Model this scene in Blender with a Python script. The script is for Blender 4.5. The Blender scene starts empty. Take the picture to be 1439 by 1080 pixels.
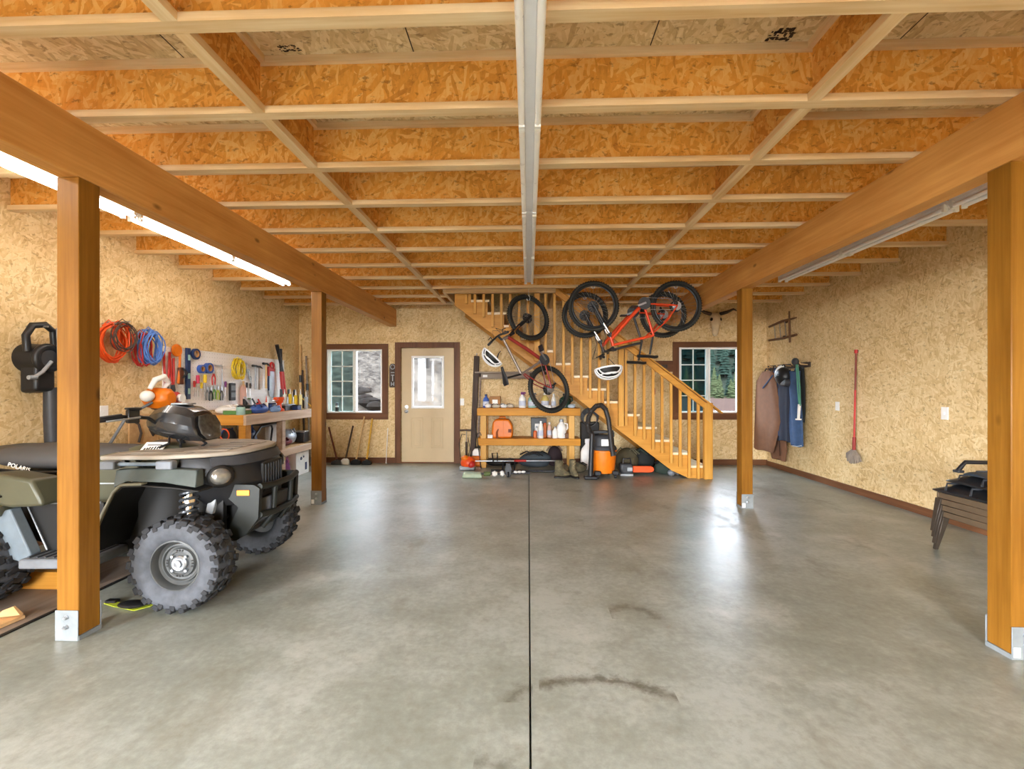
import bpy, bmesh, math, random
from mathutils import Vector, Matrix
random.seed(7)
SKY_STRENGTH, EXPOSURE = 18.0, 1.92
E_LEFT, E_FRONT, E_LOFT = 7.6, 22.0, 22.0
SC = bpy.context.scene
COL = SC.collection
PI = math.pi
# ---------------------------------------------------------------- measured camera
F_PX, YAW, HORIZON, EYE = 643.55, .0354, 546.56, 1.368
_c, _s = math.cos(YAW), math.sin(YAW)
def _ray(u, v):
    a = (u - 719.5) / F_PX
    return (a * _c - _s, a * _s + _c, -(v - HORIZON) / F_PX)
def PY(u, v, Y):                       # measured point on a plane of constant Y
    r = _ray(u, v); t = Y / r[1]; return Vector((r[0] * t, Y, EYE + r[2] * t))
def PX(u, v, X):
    r = _ray(u, v); t = X / r[0]; return Vector((X, r[1] * t, EYE + r[2] * t))
def PZ(u, v, Z=0.0):
    r = _ray(u, v); t = (Z - EYE) / r[2]; return Vector((r[0] * t, r[1] * t, Z))

# ---------------------------------------------------------------- mesh builder
def frame_of(d, up=None):
    d = Vector(d).normalized()
    up = Vector(up) if up is not None else (Vector((0, 0, 1)) if abs(d.z) < .95 else Vector((0, 1, 0)))
    x = up.cross(d)
    if x.length < 1e-6: x = Vector((1, 0, 0)).cross(d)
    x.normalize(); y = d.cross(x).normalized()
    return x, y, d
class MB:
    def __init__(s): s.v = []; s.f = []
    def add(s, vs, fs, M=None):
        b = len(s.v)
        for p in vs:
            p = Vector(p); s.v.append(M @ p if M is not None else p)
        for f in fs: s.f.append(tuple(b + i for i in f))
        return s
    def bx(s, x0, x1, y0, y1, z0, z1, M=None):
        vs = [(x, y, z) for z in (z0, z1) for y in (y0, y1) for x in (x0, x1)]
        return s.add(vs, [(0, 2, 3, 1), (4, 5, 7, 6), (0, 1, 5, 4), (2, 6, 7, 3), (0, 4, 6, 2), (1, 3, 7, 5)], M)
    def box(s, c, d, M=None):
        return s.bx(c[0]-d[0]/2, c[0]+d[0]/2, c[1]-d[1]/2, c[1]+d[1]/2, c[2]-d[2]/2, c[2]+d[2]/2, M)
    def bar(s, p0, p1, w, h, up=None):
        p0 = Vector(p0); p1 = Vector(p1); x, y, d = frame_of(p1 - p0, up)
        vs = []
        for p in (p0, p1):
            for a, b in ((-1, -1), (1, -1), (1, 1), (-1, 1)):
                vs.append(p + x * (a * w / 2) + y * (b * h / 2))
        return s.add(vs, [(0, 3, 2, 1), (4, 5, 6, 7), (0, 1, 5, 4), (1, 2, 6, 5), (2, 3, 7, 6), (3, 0, 4, 7)])
    def tube(s, pts, r, n=8, closed=False, caps=True):
        pts = [Vector(p) for p in pts]; m = len(pts)
        rs = r if isinstance(r, (list, tuple)) else [r] * m
        rings = []; px = None
        for i in range(m):
            if closed: d = pts[(i + 1) % m] - pts[i - 1]
            else: d = pts[min(i + 1, m - 1)] - pts[max(i - 1, 0)]
            if d.length < 1e-9: d = Vector((0, 0, 1))
            d.normalize()
            if px is None: x, y, _ = frame_of(d)
            else:
                x = px - d * px.dot(d)
                if x.length < 1e-6: x, y, _ = frame_of(d)
                x.normalize(); y = d.cross(x)
            px = x
            rings.append([pts[i] + (x * math.cos(2*PI*k/n) + y * math.sin(2*PI*k/n)) * rs[i] for k in range(n)])
        return s.loft(rings, closed, caps)
    def loft(s, rings, closed=False, caps=True, M=None):
        n = len(rings[0]); m = len(rings); vs = [p for r in rings for p in r]; fs = []
        for i in range(m if closed else m - 1):
            j = (i + 1) % m
            for k in range(n):
                l = (k + 1) % n
                fs.append((i*n+k, i*n+l, j*n+l, j*n+k))
        if caps and not closed:
            fs.append(tuple(range(n - 1, -1, -1))); fs.append(tuple((m-1)*n + k for k in range(n)))
        return s.add(vs, fs, M)
    def cyl(s, p0, p1, r0, r1=None, n=16):
        return s.tube([p0, p1], [r0, r0 if r1 is None else r1], n)
    def lathe(s, prof, n=24, M=None, closed=False, caps=True):
        rings = [[(max(r, 1e-4) * math.cos(2*PI*k/n), max(r, 1e-4) * math.sin(2*PI*k/n), z) for k in range(n)] for r, z in prof]
        return s.loft(rings, closed, caps and not closed, M)
    def prism(s, poly, h0, h1, M=None):
        n = len(poly); vs = [(x, y, h0) for x, y in poly] + [(x, y, h1) for x, y in poly]
        fs = [tuple(range(n - 1, -1, -1)), tuple(range(n, 2*n))] + [(i, (i+1) % n, n + (i+1) % n, n + i) for i in range(n)]
        return s.add(vs, fs, M)
    def ell(s, c, r, nu=16, nv=10, M=None):
        prof = [(math.sin(PI*i/nv), -math.cos(PI*i/nv)) for i in range(nv + 1)]
        T = Matrix.Translation(Vector(c)) @ Matrix.Diagonal((r[0], r[1], r[2], 1))
        return s.lathe(prof, nu, (M @ T) if M is not None else T)
    def grid(s, P, nu, nv, M=None):      # P(i,j)->point ; one sided sheet
        vs = [P(i, j) for j in range(nv + 1) for i in range(nu + 1)]
        fs = [(j*(nu+1)+i, j*(nu+1)+i+1, (j+1)*(nu+1)+i+1, (j+1)*(nu+1)+i) for j in range(nv) for i in range(nu)]
        return s.add(vs, fs, M)
    def torus(s, c, R, r, axis=(0, 0, 1), n=32, m=10, sq=1.0):
        x, y, d = frame_of(axis); c = Vector(c)
        pts = [c + (x*math.cos(2*PI*i/n) + y*math.sin(2*PI*i/n)) * R for i in range(n)]
        rings = []
        for i in range(n):
            rad = (pts[i] - c).normalized()
            rings.append([pts[i] + rad * (r*math.cos(2*PI*k/m)) + d * (r*sq*math.sin(2*PI*k/m)) for k in range(m)])
        return s.loft(rings, True)
    def obj(s, name, mat, parent=None, bevel=0, seg=1, angle=38, solid=0, sub=0, recalc=True):
        me = bpy.data.meshes.new(name)
        vs = s.v
        if parent is not None:
            root = parent
            while root.parent: root = root.parent
            Mi = root.matrix_basis.inverted(); vs = [Mi @ p for p in vs]
        me.from_pydata([tuple(p) for p in vs], [], s.f)
        if recalc:
            bm = bmesh.new(); bm.from_mesh(me)
            bmesh.ops.recalc_face_normals(bm, faces=bm.faces); bm.to_mesh(me); bm.free()
        me.polygons.foreach_set('use_smooth', [True] * len(me.polygons))
        me.set_sharp_from_angle(angle=math.radians(angle))
        o = bpy.data.objects.new(name, me); COL.objects.link(o)
        if mat is not None: me.materials.append(mat)
        if parent is not None: o.parent = parent
        if solid:
            md = o.modifiers.new('solid', 'SOLIDIFY'); md.thickness = solid; md.offset = 0
        if sub:
            md = o.modifiers.new('sub', 'SUBSURF'); md.levels = sub; md.render_levels = sub
        if bevel:
            md = o.modifiers.new('bev', 'BEVEL'); md.width = bevel; md.segments = seg; md.limit_method = 'ANGLE'; md.angle_limit = math.radians(40)
        return o

# ---------------------------------------------------------------- things
def thing(name, label, cat, loc=(0, 0, 0), rotz=0.0, group=None, kind=None):
    o = bpy.data.objects.new(name, None); COL.objects.link(o)
    o.empty_display_size = .1; o.location = loc; o.rotation_euler = (0, 0, rotz)
    return tag(o, label, cat, group, kind)
def tag(o, label, cat, group=None, kind=None):
    o['label'] = label; o['category'] = cat
    if group: o['group'] = group
    if kind: o['kind'] = kind
    return o
def struct(o, label, cat): return tag(o, label, cat, None, 'structure')
def kids(o): return [c for c in o.children]
def dup(root, label=None, group=None, loc=None, rotz=None, M=None):
    r = root.copy(); COL.objects.link(r)
    if label: r['label'] = label
    if group: r['group'] = group
    if loc is not None: r.location = loc
    if rotz is not None: r.rotation_euler = (0, 0, rotz)
    if M is not None: r.matrix_basis = M
    for ch in kids(root):
        c = ch.copy(); COL.objects.link(c); c.parent = r
        for g in kids(ch):
            d = g.copy(); COL.objects.link(d); d.parent = c
    return r
def remat(root, part, mat):
    for c in [x for x in root.children if x.name.split('.')[0] == part]:
        c.data = c.data.copy(); c.data.materials.clear(); c.data.materials.append(mat)

# ---------------------------------------------------------------- materials
MATS = {}
class NT:
    def __init__(s, name):
        s.m = bpy.data.materials.new(name); s.m.use_nodes = True
        s.t = s.m.node_tree; s.t.nodes.clear()
        s.out = s.n('ShaderNodeOutputMaterial')
    def n(s, typ, **kw):
        nd = s.t.nodes.new(typ)
        for k, v in kw.items():
            if k.startswith('i_'):
                nd.inputs[k[2:].replace('_', ' ')].default_value = v
            else: setattr(nd, k, v)
        return nd
    def l(s, a, b): s.t.links.new(a, b)
    def math(s, op, a, b=None, c=None):
        nd = s.n('ShaderNodeMath', operation=op)
        for i, x in enumerate((a, b, c)):
            if x is None: continue
            if isinstance(x, (int, float)): nd.inputs[i].default_value = x
            else: s.l(x, nd.inputs[i])
        return nd.outputs[0]
    def vmath(s, op, a, b):
        nd = s.n('ShaderNodeVectorMath', operation=op)
        for i, x in enumerate((a, b)):
            if isinstance(x, (tuple, list)): nd.inputs[i].default_value = x
            else: s.l(x, nd.inputs[i])
        return nd.outputs[0]
    def ramp(s, fac, stops, interp='LINEAR'):
        nd = s.n('ShaderNodeValToRGB'); cr = nd.color_ramp; cr.interpolation = interp
        while len(cr.elements) < len(stops): cr.elements.new(.5)
        for e, (p, c) in zip(cr.elements, stops):
            e.position = p; e.color = (c[0], c[1], c[2], 1) if len(c) == 3 else c
        s.l(fac, nd.inputs[0]); return nd.outputs[0]
    def mix(s, fac, a, b, mode='MIX'):
        nd = s.n('ShaderNodeMix', data_type='RGBA', blend_type=mode)
        for i, x in ((0, fac), (6, a), (7, b)):
            if isinstance(x, (int, float)): nd.inputs[i].default_value = x
            elif isinstance(x, (tuple, list)): nd.inputs[i].default_value = (x[0], x[1], x[2], 1)
            else: s.l(x, nd.inputs[i])
        return nd.outputs[2]
    def noise(s, vec, scale, detail=3, rough=.55, dims='3D'):
        nd = s.n('ShaderNodeTexNoise', noise_dimensions=dims)
        nd.inputs['Scale'].default_value = scale; nd.inputs['Detail'].default_value = detail; nd.inputs['Roughness'].default_value = rough
        if vec is not None: s.l(vec, nd.inputs['Vector'])
        return nd.outputs[0]
    def bsdf(s, col, rough=.6, metal=0, spec=.4, coat=0, bump=None, bstr=.2):
        b = s.n('ShaderNodeBsdfPrincipled')
        for k, x in (('Base Color', col), ('Roughness', rough), ('Metallic', metal), ('Specular IOR Level', spec), ('Coat Weight', coat)):
            if isinstance(x, (int, float)): b.inputs[k].default_value = x
            elif isinstance(x, (tuple, list)): b.inputs[k].default_value = (x[0], x[1], x[2], 1)
            else: s.l(x, b.inputs[k])
        if bump is not None:
            bp = s.n('ShaderNodeBump'); bp.inputs['Strength'].default_value = bstr; bp.inputs['Distance'].default_value = .01
            s.l(bump, bp.inputs['Height']); s.l(bp.outputs[0], b.inputs['Normal'])
        s.l(b.outputs[0], s.out.inputs[0]); return b
    def coord(s, rnd=True):
        tc = s.n('ShaderNodeTexCoord').outputs['Object']
        if not rnd: return tc
        oi = s.n('ShaderNodeObjectInfo').outputs['Random']
        cb = s.n('ShaderNodeCombineXYZ')
        s.l(s.math('MULTIPLY', oi, 37.3), cb.inputs[0]); s.l(s.math('MULTIPLY', oi, 71.7), cb.inputs[1]); s.l(s.math('MULTIPLY', oi, 13.1), cb.inputs[2])
        return s.vmath('ADD', tc, cb.outputs[0])
def lin(h):
    h = h.lstrip('#'); r = []
    for i in (0, 2, 4):
        c = int(h[i:i+2], 16) / 255; r.append(c/12.92 if c <= .04045 else ((c + .055)/1.055)**2.4)
    return tuple(r)
def simple(name, hexcol, rough=.5, metal=0, var=.12, scale=14, coat=0, spec=.4):
    if name in MATS: return MATS[name]
    N = NT(name); c = lin(hexcol)
    f = N.noise(N.coord(), scale, 4)
    col = N.ramp(f, [(.3, tuple(x*(1-var) for x in c)), (.7, tuple(min(1, x*(1+var)) for x in c))])
    rg = N.math('ADD', N.math('MULTIPLY', f, .16), max(0.02, rough - .08))
    N.bsdf(col, rg, metal, spec, coat)
    MATS[name] = N.m; return N.m
def osb(name, dark, mid, light, axes=(0, 2), grain=1.0, amp=.62):
    N = NT(name); vec = N.coord()
    sp = N.n('ShaderNodeSeparateXYZ'); N.l(vec, sp.inputs[0])
    cb = N.n('ShaderNodeCombineXYZ'); N.l(sp.outputs[axes[0]], cb.inputs[0]); N.l(sp.outputs[axes[1]], cb.inputs[1])
    p2 = cb.outputs[0]
    wob = N.n('ShaderNodeTexNoise', noise_dimensions='2D'); wob.inputs['Scale'].default_value = 9; N.l(p2, wob.inputs['Vector'])
    p2 = N.vmath('ADD', p2, N.vmath('MULTIPLY', N.vmath('SUBTRACT', wob.outputs['Color'], (.5, .5, .5)), (.03, .03, 0)))
    lay = []
    for i, (ang, L, W) in enumerate(((.25, .12, .020), (1.25, .105, .017), (2.2, .095, .021), (-.5, .135, .016), (1.7, .075, .014))):
        vr = N.n('ShaderNodeVectorRotate', rotation_type='Z_AXIS'); N.l(p2, vr.inputs['Vector']); vr.inputs['Angle'].default_value = ang
        v = N.vmath('MULTIPLY', N.vmath('ADD', vr.outputs[0], (3.1*i, 1.7*i, 0)), (grain/L, grain/W, 1))
        vo = N.n('ShaderNodeTexVoronoi', voronoi_dimensions='2D'); vo.inputs['Scale'].default_value = 1; N.l(v, vo.inputs['Vector'])
        sc = N.n('ShaderNodeSeparateColor'); N.l(vo.outputs['Color'], sc.inputs[0])
        lay.append((sc.outputs[0], sc.outputs[1], vo.outputs['Distance']))
    best, tone, dist = lay[0]
    for r, t, d in lay[1:]:
        gt = N.math('GREATER_THAN', r, best)
        mx = N.n('ShaderNodeMix', data_type='FLOAT'); N.l(gt, mx.inputs[0]); N.l(tone, mx.inputs[2]); N.l(t, mx.inputs[3])
        mx2 = N.n('ShaderNodeMix', data_type='FLOAT'); N.l(gt, mx2.inputs[0]); N.l(dist, mx2.inputs[2]); N.l(d, mx2.inputs[3])
        tone = mx.outputs[0]; dist = mx2.outputs[0]; best = N.math('MAXIMUM', best, r)
    big = N.noise(p2, 2.2, 5, .65, '2D')
    fine = N.noise(N.vmath('MULTIPLY', p2, (60, 22, 1)), 1, 2, .6, '2D')
    t2 = N.math('ADD', N.math('MULTIPLY', N.math('SUBTRACT', tone, .5), amp), N.math('ADD', N.math('MULTIPLY', big, .52), N.math('ADD', .20, N.math('MULTIPLY', fine, .26))))
    col = N.ramp(t2, [(.16, dark), (.34, tuple(.45*a+.55*b for a, b in zip(dark, mid))), (.56, mid), (.78, tuple(.5*a+.5*b for a, b in zip(light, mid))), (.98, light)])
    fl = N.noise(N.vmath('MULTIPLY', p2, (15, 30, 1)), 1, 4, .65, '2D')
    spots = N.ramp(fl, [(.61, (0, 0, 0)), (.70, (1, 1, 1))])
    col = N.mix(N.math('MULTIPLY', spots, .62), col, tuple(x*.55 for x in dark))
    b = N.bsdf(col, .62, 0, .3, 0, t2, .12)
    MATS[name] = N.m; return N.m
def wood(name, light, dark, axis=2, scale=1.0, rough=.45, knots=True, coat=0):
    N = NT(name); vec = N.coord()
    st = [16.0, 16.0, 16.0]; st[axis] = 1.1
    v = N.vmath('MULTIPLY', vec, tuple(x*scale for x in st))
    n1 = N.noise(v, 1.0, 5, .6)
    st2 = [70.0, 70.0, 70.0]; st2[axis] = 2.2
    n2 = N.noise(N.vmath('MULTIPLY', vec, tuple(x*scale for x in st2)), 1, 2, .5)
    t = N.math('ADD', N.math('MULTIPLY', n1, .75), N.math('MULTIPLY', n2, .3))
    big = N.noise(vec, 1.7, 3)
    t = N.math('ADD', t, N.math('MULTIPLY', N.math('SUBTRACT', big, .5), .35))
    mid = tuple(.5*(a+b) for a, b in zip(light, dark))
    col = N.ramp(t, [(.3, dark), (.52, mid), (.72, light)])
    if knots:
        kv = [5.5, 5.5, 5.5]; kv[axis] = 2.6
        vo = N.n('ShaderNodeTexVoronoi'); vo.inputs['Scale'].default_value = 1; N.l(N.vmath('MULTIPLY', vec, tuple(kv)), vo.inputs['Vector'])
        sc = N.n('ShaderNodeSeparateColor'); N.l(vo.outputs['Color'], sc.inputs[0])
        on = N.math('GREATER_THAN', sc.outputs[0], .55)
        k = N.ramp(vo.outputs['Distance'], [(.05, (1, 1, 1)), (.13, (0, 0, 0))])
        col = N.mix(N.math('MULTIPLY', N.math('MULTIPLY', k, on), .8), col, tuple(x*.35 for x in dark))
    N.bsdf(col, rough, 0, .22, coat, t, .08)
    MATS[name] = N.m; return N.m
def glow(name, hexcol, strength):
    N = NT(name); e = N.n('ShaderNodeEmission'); e.inputs[0].default_value = (*lin(hexcol), 1); e.inputs[1].default_value = strength
    N.l(e.outputs[0], N.out.inputs[0]); MATS[name] = N.m; return N.m
def pane(name, tint=(1, 1, 1), gl=.012):
    N = NT(name); t = N.n('ShaderNodeBsdfTransparent'); t.inputs[0].default_value = (*tint, 1)
    g = N.n('ShaderNodeBsdfGlossy'); g.inputs['Roughness'].default_value = .03
    m = N.n('ShaderNodeMixShader'); m.inputs[0].default_value = gl
    N.l(t.outputs[0], m.inputs[1]); N.l(g.outputs[0], m.inputs[2]); N.l(m.outputs[0], N.out.inputs[0]); MATS[name] = N.m; return N.m
def plastic_clear(name, tint):
    N = NT(name); b = N.bsdf(tint, .25, 0, .5); b.inputs['Alpha'].default_value = .75; MATS[name] = N.m; return N.m

M_WALL = osb('osb_wall', lin('b48f58'), lin('d8bb88'), lin('e8d2a4'), (0, 2), 1.0, .55)
M_WALLS = osb('osb_wall_side', lin('b48f58'), lin('d8bb88'), lin('e8d2a4'), (1, 2), 1.0, .55)
M_WEB = osb('osb_web', lin('a46624'), lin('df9a40'), lin('edc078'), (0, 2), .8, .45)
M_WEBY = osb('osb_web_cross', lin('9a5c1e'), lin('cc8836'), lin('e4b468'), (1, 2), .8, .45)
M_SUB = osb('osb_subfloor', lin('9c7e52'), lin('ceb384'), lin('e6d2a8'), (0, 1), .8, .5)
M_FLANGE = wood('flange_wood', lin('e6cda4'), lin('c79c66'), 0, .8, .55, False)
M_FLANGEY = wood('flange_wood_cross', lin('e6cda4'), lin('c79c66'), 1, .8, .55, False)
M_POST = wood('stained_fir_post', lin('8e6020'), lin('6c420c'), 2, 1, .42)
M_BEAM = wood('stained_fir_beam', lin('d69e58'), lin('b47838'), 1, .8, .5)
M_STAIR = wood('stair_pine', lin('d4a04e'), lin('b67c2e'), 2, 1, .45, False)
M_STAIRX = wood('stair_pine_long', lin('d29a46'), lin('b27628'), 0, .8, .45)
M_TREAD_LIT = wood('tread_pine_lit', lin('f0e2c6'), lin('dcc196'), 1, .7, .35, False)  # pale pine; window light on the treads is put into the colour
M_ORANGE_WOOD = wood('orange_pine', lin('d49426'), lin('b4720c'), 0, .8, .45)
M_BENCH = wood('bench_wood', lin('cfb59c'), lin('a5866c'), 1, .8, .55)
M_BENCHX = wood('bench_end_wood', lin('dda048'), lin('bd7a28'), 0, .8, .5)
M_TRIM = wood('dark_trim', lin('7a5236'), lin('553420'), 2, .7, .5, False)
M_TRIMX = wood('dark_trim_long', lin('7a5236'), lin('553420'), 0, .7, .5, False)
M_TRIMY = wood('dark_trim_side', lin('7a5236'), lin('553420'), 1, .7, .5, False)
M_PLY = wood('plywood_dusty', lin('9a8a7c'), lin('776658'), 1, .5, .65, False)
M_PLYL = wood('plywood_pale', lin('dcb684'), lin('bb8f5c'), 0, .5, .6, False)
M_GREYWOOD = wood('weathered_wood', lin('a89a8c'), lin('6b5a4c'), 0, .7, .7, False)
M_DARKWOOD = wood('dark_weathered_wood', lin('5e5048'), lin('33281f'), 2, .7, .7, False)
M_HANDLE = wood('ash_handle', lin('e2c08c'), lin('c39a60'), 2, .7, .5, False)
M_YHANDLE = simple('yellow_handle', 'd8aa3c', .45)
M_BLACK = simple('black_plastic', '1c1c1e', .42, 0, .2)
M_RUBBER = simple('tyre_rubber', '4a4c51', .75, 0, .25, 20)
M_BRUB = simple('bike_tyre_rubber', '25241f', .7, 0, .2)
M_DGREY = simple('dark_grey_plastic', '3a3b3e', .5)
M_GREY = simple('grey_plastic', '6f7378', .5)
M_LGREY = simple('light_grey_metal', '9ea2a6', .45, .3)
M_STEEL = simple('steel', 'b9bcc0', .32, .9)
M_GALV = simple('galvanised_plate', '868b8d', .5, .25)
M_CHROME = simple('chrome', 'd8d8da', .16, 1)
M_WHITE = simple('white_paint', 'e9e9ea', .45, 0, .04)
M_WPLAST = simple('white_plastic', 'ecebe6', .4, 0, .05)
M_CREAM = simple('cream_door_paint', 'c8b28c', .5, 0, .04, 4)
M_ORANGE = simple('orange_plastic', 'de7410', .4, 0, .08)
M_ORED = simple('orange_red_plastic', 'e0521c', .42, 0, .1)
M_RED = simple('red_paint', 'b52a24', .42)
M_BLUE = simple('blue_plastic', '3a5ba8', .45)
M_NAVY = simple('navy_paint', '23345c', .45)
M_YELLOW = simple('yellow_plastic', 'e2c428', .45)
M_GREEN = simple('green_plastic', '5c8a4a', .5)
M_TEAL = simple('pale_teal_plastic', '9cc4bc', .45)
M_BROWN = simple('brown_card', 'a8794a', .7)
M_PURPLE = simple('purple_cloth', '7a3f74', .8)
# ================================================================ the shell
XL, XR, YB, YF = -4.29, 4.30, 8.42, -5.0
ZJ, JD = 2.844, .305            # joist underside, joist depth
ZC = ZJ + JD + .001             # subfloor underside
def concrete():
    N = NT('concrete_floor'); v = N.coord(False)
    big = N.noise(v, .55, 5, .62); med = N.noise(v, 2.6, 6, .66); fine = N.noise(v, 26, 4, .6); gr = N.noise(v, 160, 2)
    t = N.math('ADD', N.math('MULTIPLY', big, .5), N.math('ADD', N.math('MULTIPLY', med, .42), N.math('MULTIPLY', fine, .22)))
    col = N.ramp(t, [(.36, lin('65665b')), (.45, lin('7f8176')), (.54, lin('8e9187')), (.64, lin('a3a69e'))])
    st = N.noise(N.vmath('MULTIPLY', v, (1.6, .9, 1)), 1.0, 6, .7)
    stain = N.ramp(st, [(.56, (0, 0, 0)), (.66, (1, 1, 1))])
    col = N.mix(N.math('MULTIPLY', stain, .4), col, lin('77725f'))
    wear = N.ramp(N.noise(v, 1.1, 7, .75), [(.56, (0, 0, 0)), (.7, (1, 1, 1))])
    col = N.mix(N.math('MULTIPLY', wear, .3), col, lin('cfcdc6'))
    col = N.mix(N.math('MULTIPLY', N.math('SUBTRACT', gr, .35), .2), col, lin('6e6a60'))
    blot = N.ramp(N.noise(v, 9, 5, .75), [(.55, (0, 0, 0)), (.72, (1, 1, 1))])
    col = N.mix(N.math('MULTIPLY', blot, .35), col, lin('6f6a58'))
    # scuffed dirt marks with shapes of their own: distance to short arcs
    sp = N.n('ShaderNodeSeparateXYZ'); N.l(v, sp.inputs[0])
    jag = N.math('MULTIPLY', N.math('SUBTRACT', N.noise(v, 18, 4, .7), .5), .16)
    for cx, cy, rad, wd, x0, x1, stg in ((.30, 1.55, .62, .05, .05, .66, .75), (.62, 2.75, .15, .06, .5, .85, .6), (.02, 2.0, .1, .05, -.14, .02, .6), (-.16, 1.55, .12, .05, -.2, -.02, .5)):
        dx = N.math('SUBTRACT', sp.outputs[0], cx); dy = N.math('SUBTRACT', sp.outputs[1], cy)
        dd = N.math('ABSOLUTE', N.math('SUBTRACT', N.math('SQRT', N.math('ADD', N.math('MULTIPLY', dx, dx), N.math('MULTIPLY', dy, dy))), rad))
        k_ = N.math('SUBTRACT', 1, N.math('DIVIDE', N.math('ADD', dd, jag), wd)); k_ = N.math('MINIMUM', 1, N.math('MAXIMUM', 0, k_))
        k_ = N.math('MULTIPLY', k_, N.math('MULTIPLY', N.math('GREATER_THAN', sp.outputs[0], x0), N.math('LESS_THAN', sp.outputs[0], x1)))
        k_ = N.math('MULTIPLY', k_, N.math('GREATER_THAN', dy, 0))
        col = N.mix(N.math('MULTIPLY', k_, stg), col, lin('4f4838'))
    rg = N.math('ADD', N.math('MULTIPLY', med, .22), N.math('ADD', .25, N.math('MULTIPLY', stain, .12)))
    N.bsdf(col, rg, 0, .45, 0, N.math('ADD', N.math('MULTIPLY', fine, .4), gr), .05)
    return N.m
M_CONC = concrete()
m = MB(); m.bx(-4.5, .004, YF, 8.57, -.12, 0); m.bx(.013, 4.5, YF, 8.57, -.12, 0); m.bx(.004, .013, 8.3, 8.57, -.12, 0); m.bx(-4.5, 4.5, YF, 8.57, -.2, -.12)
struct(m.obj('floor', M_CONC), 'grey trowelled concrete slab with a straight sawn joint down its middle', 'floor')
W1 = (-3.75, -2.708, .926, 2.107); W2 = (2.731, 3.82, .937, 2.125); D1 = (-2.36, -1.364, 0, 2.135)
m = MB(); y0, y1 = YB, YB + .15; top = 5.2
edges = [-4.5, W1[0], W1[1], D1[0], D1[1], W2[0], W2[1], 4.5]
for i in range(7):
    x0, x1 = edges[i], edges[i+1]
    op = {1: W1, 3: D1, 5: W2}.get(i)
    if op is None: m.bx(x0, x1, y0, y1, 0, top)
    else:
        if op[2] > 0: m.bx(x0, x1, y0, y1, 0, op[2])
        m.bx(x0, x1, y0, y1, op[3], top)
struct(m.obj('wall_back', M_WALL), 'end wall clad in oriented strand board with two windows and a door', 'wall')
m = MB(); m.bx(-4.5, XL, -.8, YB, 0, ZC + .2); m.bx(-4.5, XL, -4.8, -.8, 2.75, ZC + .2); m.bx(-4.5, XL, YF, -4.8, 0, ZC + .2); struct(m.obj('wall_left', M_WALLS), 'strand board side wall carrying the pegboard and hanging cords', 'wall')  # unseen side opening added to bring daylight onto the far walls
m = MB(); m.bx(XR, 4.5, YF, YB, 0, ZC + .2); struct(m.obj('wall_right', M_WALLS), 'strand board side wall carrying the coat rack and the mop', 'wall')
m = MB(); m.bx(-4.5, -1.2, YF - .15, YF, 0, 3.4); m.bx(1.0, 4.5, YF - .15, YF, 0, 3.4); m.bx(-1.2, 1.0, YF - .15, YF, 2.85, 3.4)
struct(m.obj('wall_front', M_WALL), 'strand board wall with an open garage doorway behind the camera', 'wall')
OX0, OX1, OY0 = -1.24, .35, 7.06           # stair opening
m = MB(); m.bx(-4.5, 4.5, YF - .15, OY0, ZC, ZC + .02); m.bx(-4.5, OX0, OY0, YB, ZC, ZC + .02); m.bx(OX1, 4.5, OY0, YB, ZC, ZC + .02)
ceil_o = struct(m.obj('ceiling', M_SUB), 'pale strand board subfloor lying over the joists', 'ceiling')
# mill stamp and dark scars printed on the subfloor underside
M_INK = simple('ink_stamp', '3a2a1c', .8)
def scribble(c, w, h, n, seed):
    r = random.Random(seed); mm = MB()
    for k in range(n):
        x = c[0] + (r.random() - .5) * w; y = c[1] + (r.random() - .5) * h
        mm.bx(x, x + w * r.uniform(.04, .16), y, y + h * r.uniform(.06, .2), ZC - .0015, ZC + .001)
    return mm
a = PZ(1098, 47, ZC); scribble(a, .12, .075, 60, 3).obj('mill_stamp', M_INK, ceil_o)
a = PZ(404, 67, ZC); scribble(a, .10, .045, 40, 5).obj('dark_scar', M_INK, ceil_o)
for (u0, v0, u1, v1) in ((928, 24, 918, 62), (566, 28, 580, 68), (222, 46, 256, 78), (1306, 16, 1270, 52)):
    p, q = PZ(u0, v0, ZC), PZ(u1, v1, ZC)
    mm = MB(); mm.bx(p.x - .003, p.x + .003, p.y - .2, q.y + .2, ZC - .001, ZC + .002); mm.obj('panel_seam', M_INK, ceil_o)
m = MB(); m.bx(-4.5, -4.3, 5.5, YB, ZC + .2, 5.2); m.bx(4.3, 4.5, 5.5, YB, ZC + .2, 5.2); m.bx(-4.5, 4.5, 5.35, 5.5, ZC + .02, 5.2); m.bx(-4.5, 4.5, 5.35, YB + .15, 5.2, 5.3)
struct(m.obj('wall_loft', M_WALL), 'strand board enclosure of the storey above the stair opening', 'wall')
# baseboards
m = MB(); 
for x0, x1 in ((XL, -2.46), (-1.26, XR)): m.bx(x0, x1, YB - .022, YB, 0, .1)
struct(m.obj('baseboard_back', M_TRIMX), 'dark brown baseboard along the end wall', 'baseboard')
m = MB(); m.bx(XL, XL + .022, -.78, YB - .025, 0, .09); struct(m.obj('baseboard_left', M_TRIMY), 'dark brown baseboard under the pegboard wall', 'baseboard')
m = MB(); m.bx(XR - .022, XR, YF, YB - .025, 0, .085); struct(m.obj('baseboard_right', M_TRIMY), 'dark brown baseboard under the coat rack wall', 'baseboard')

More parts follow.
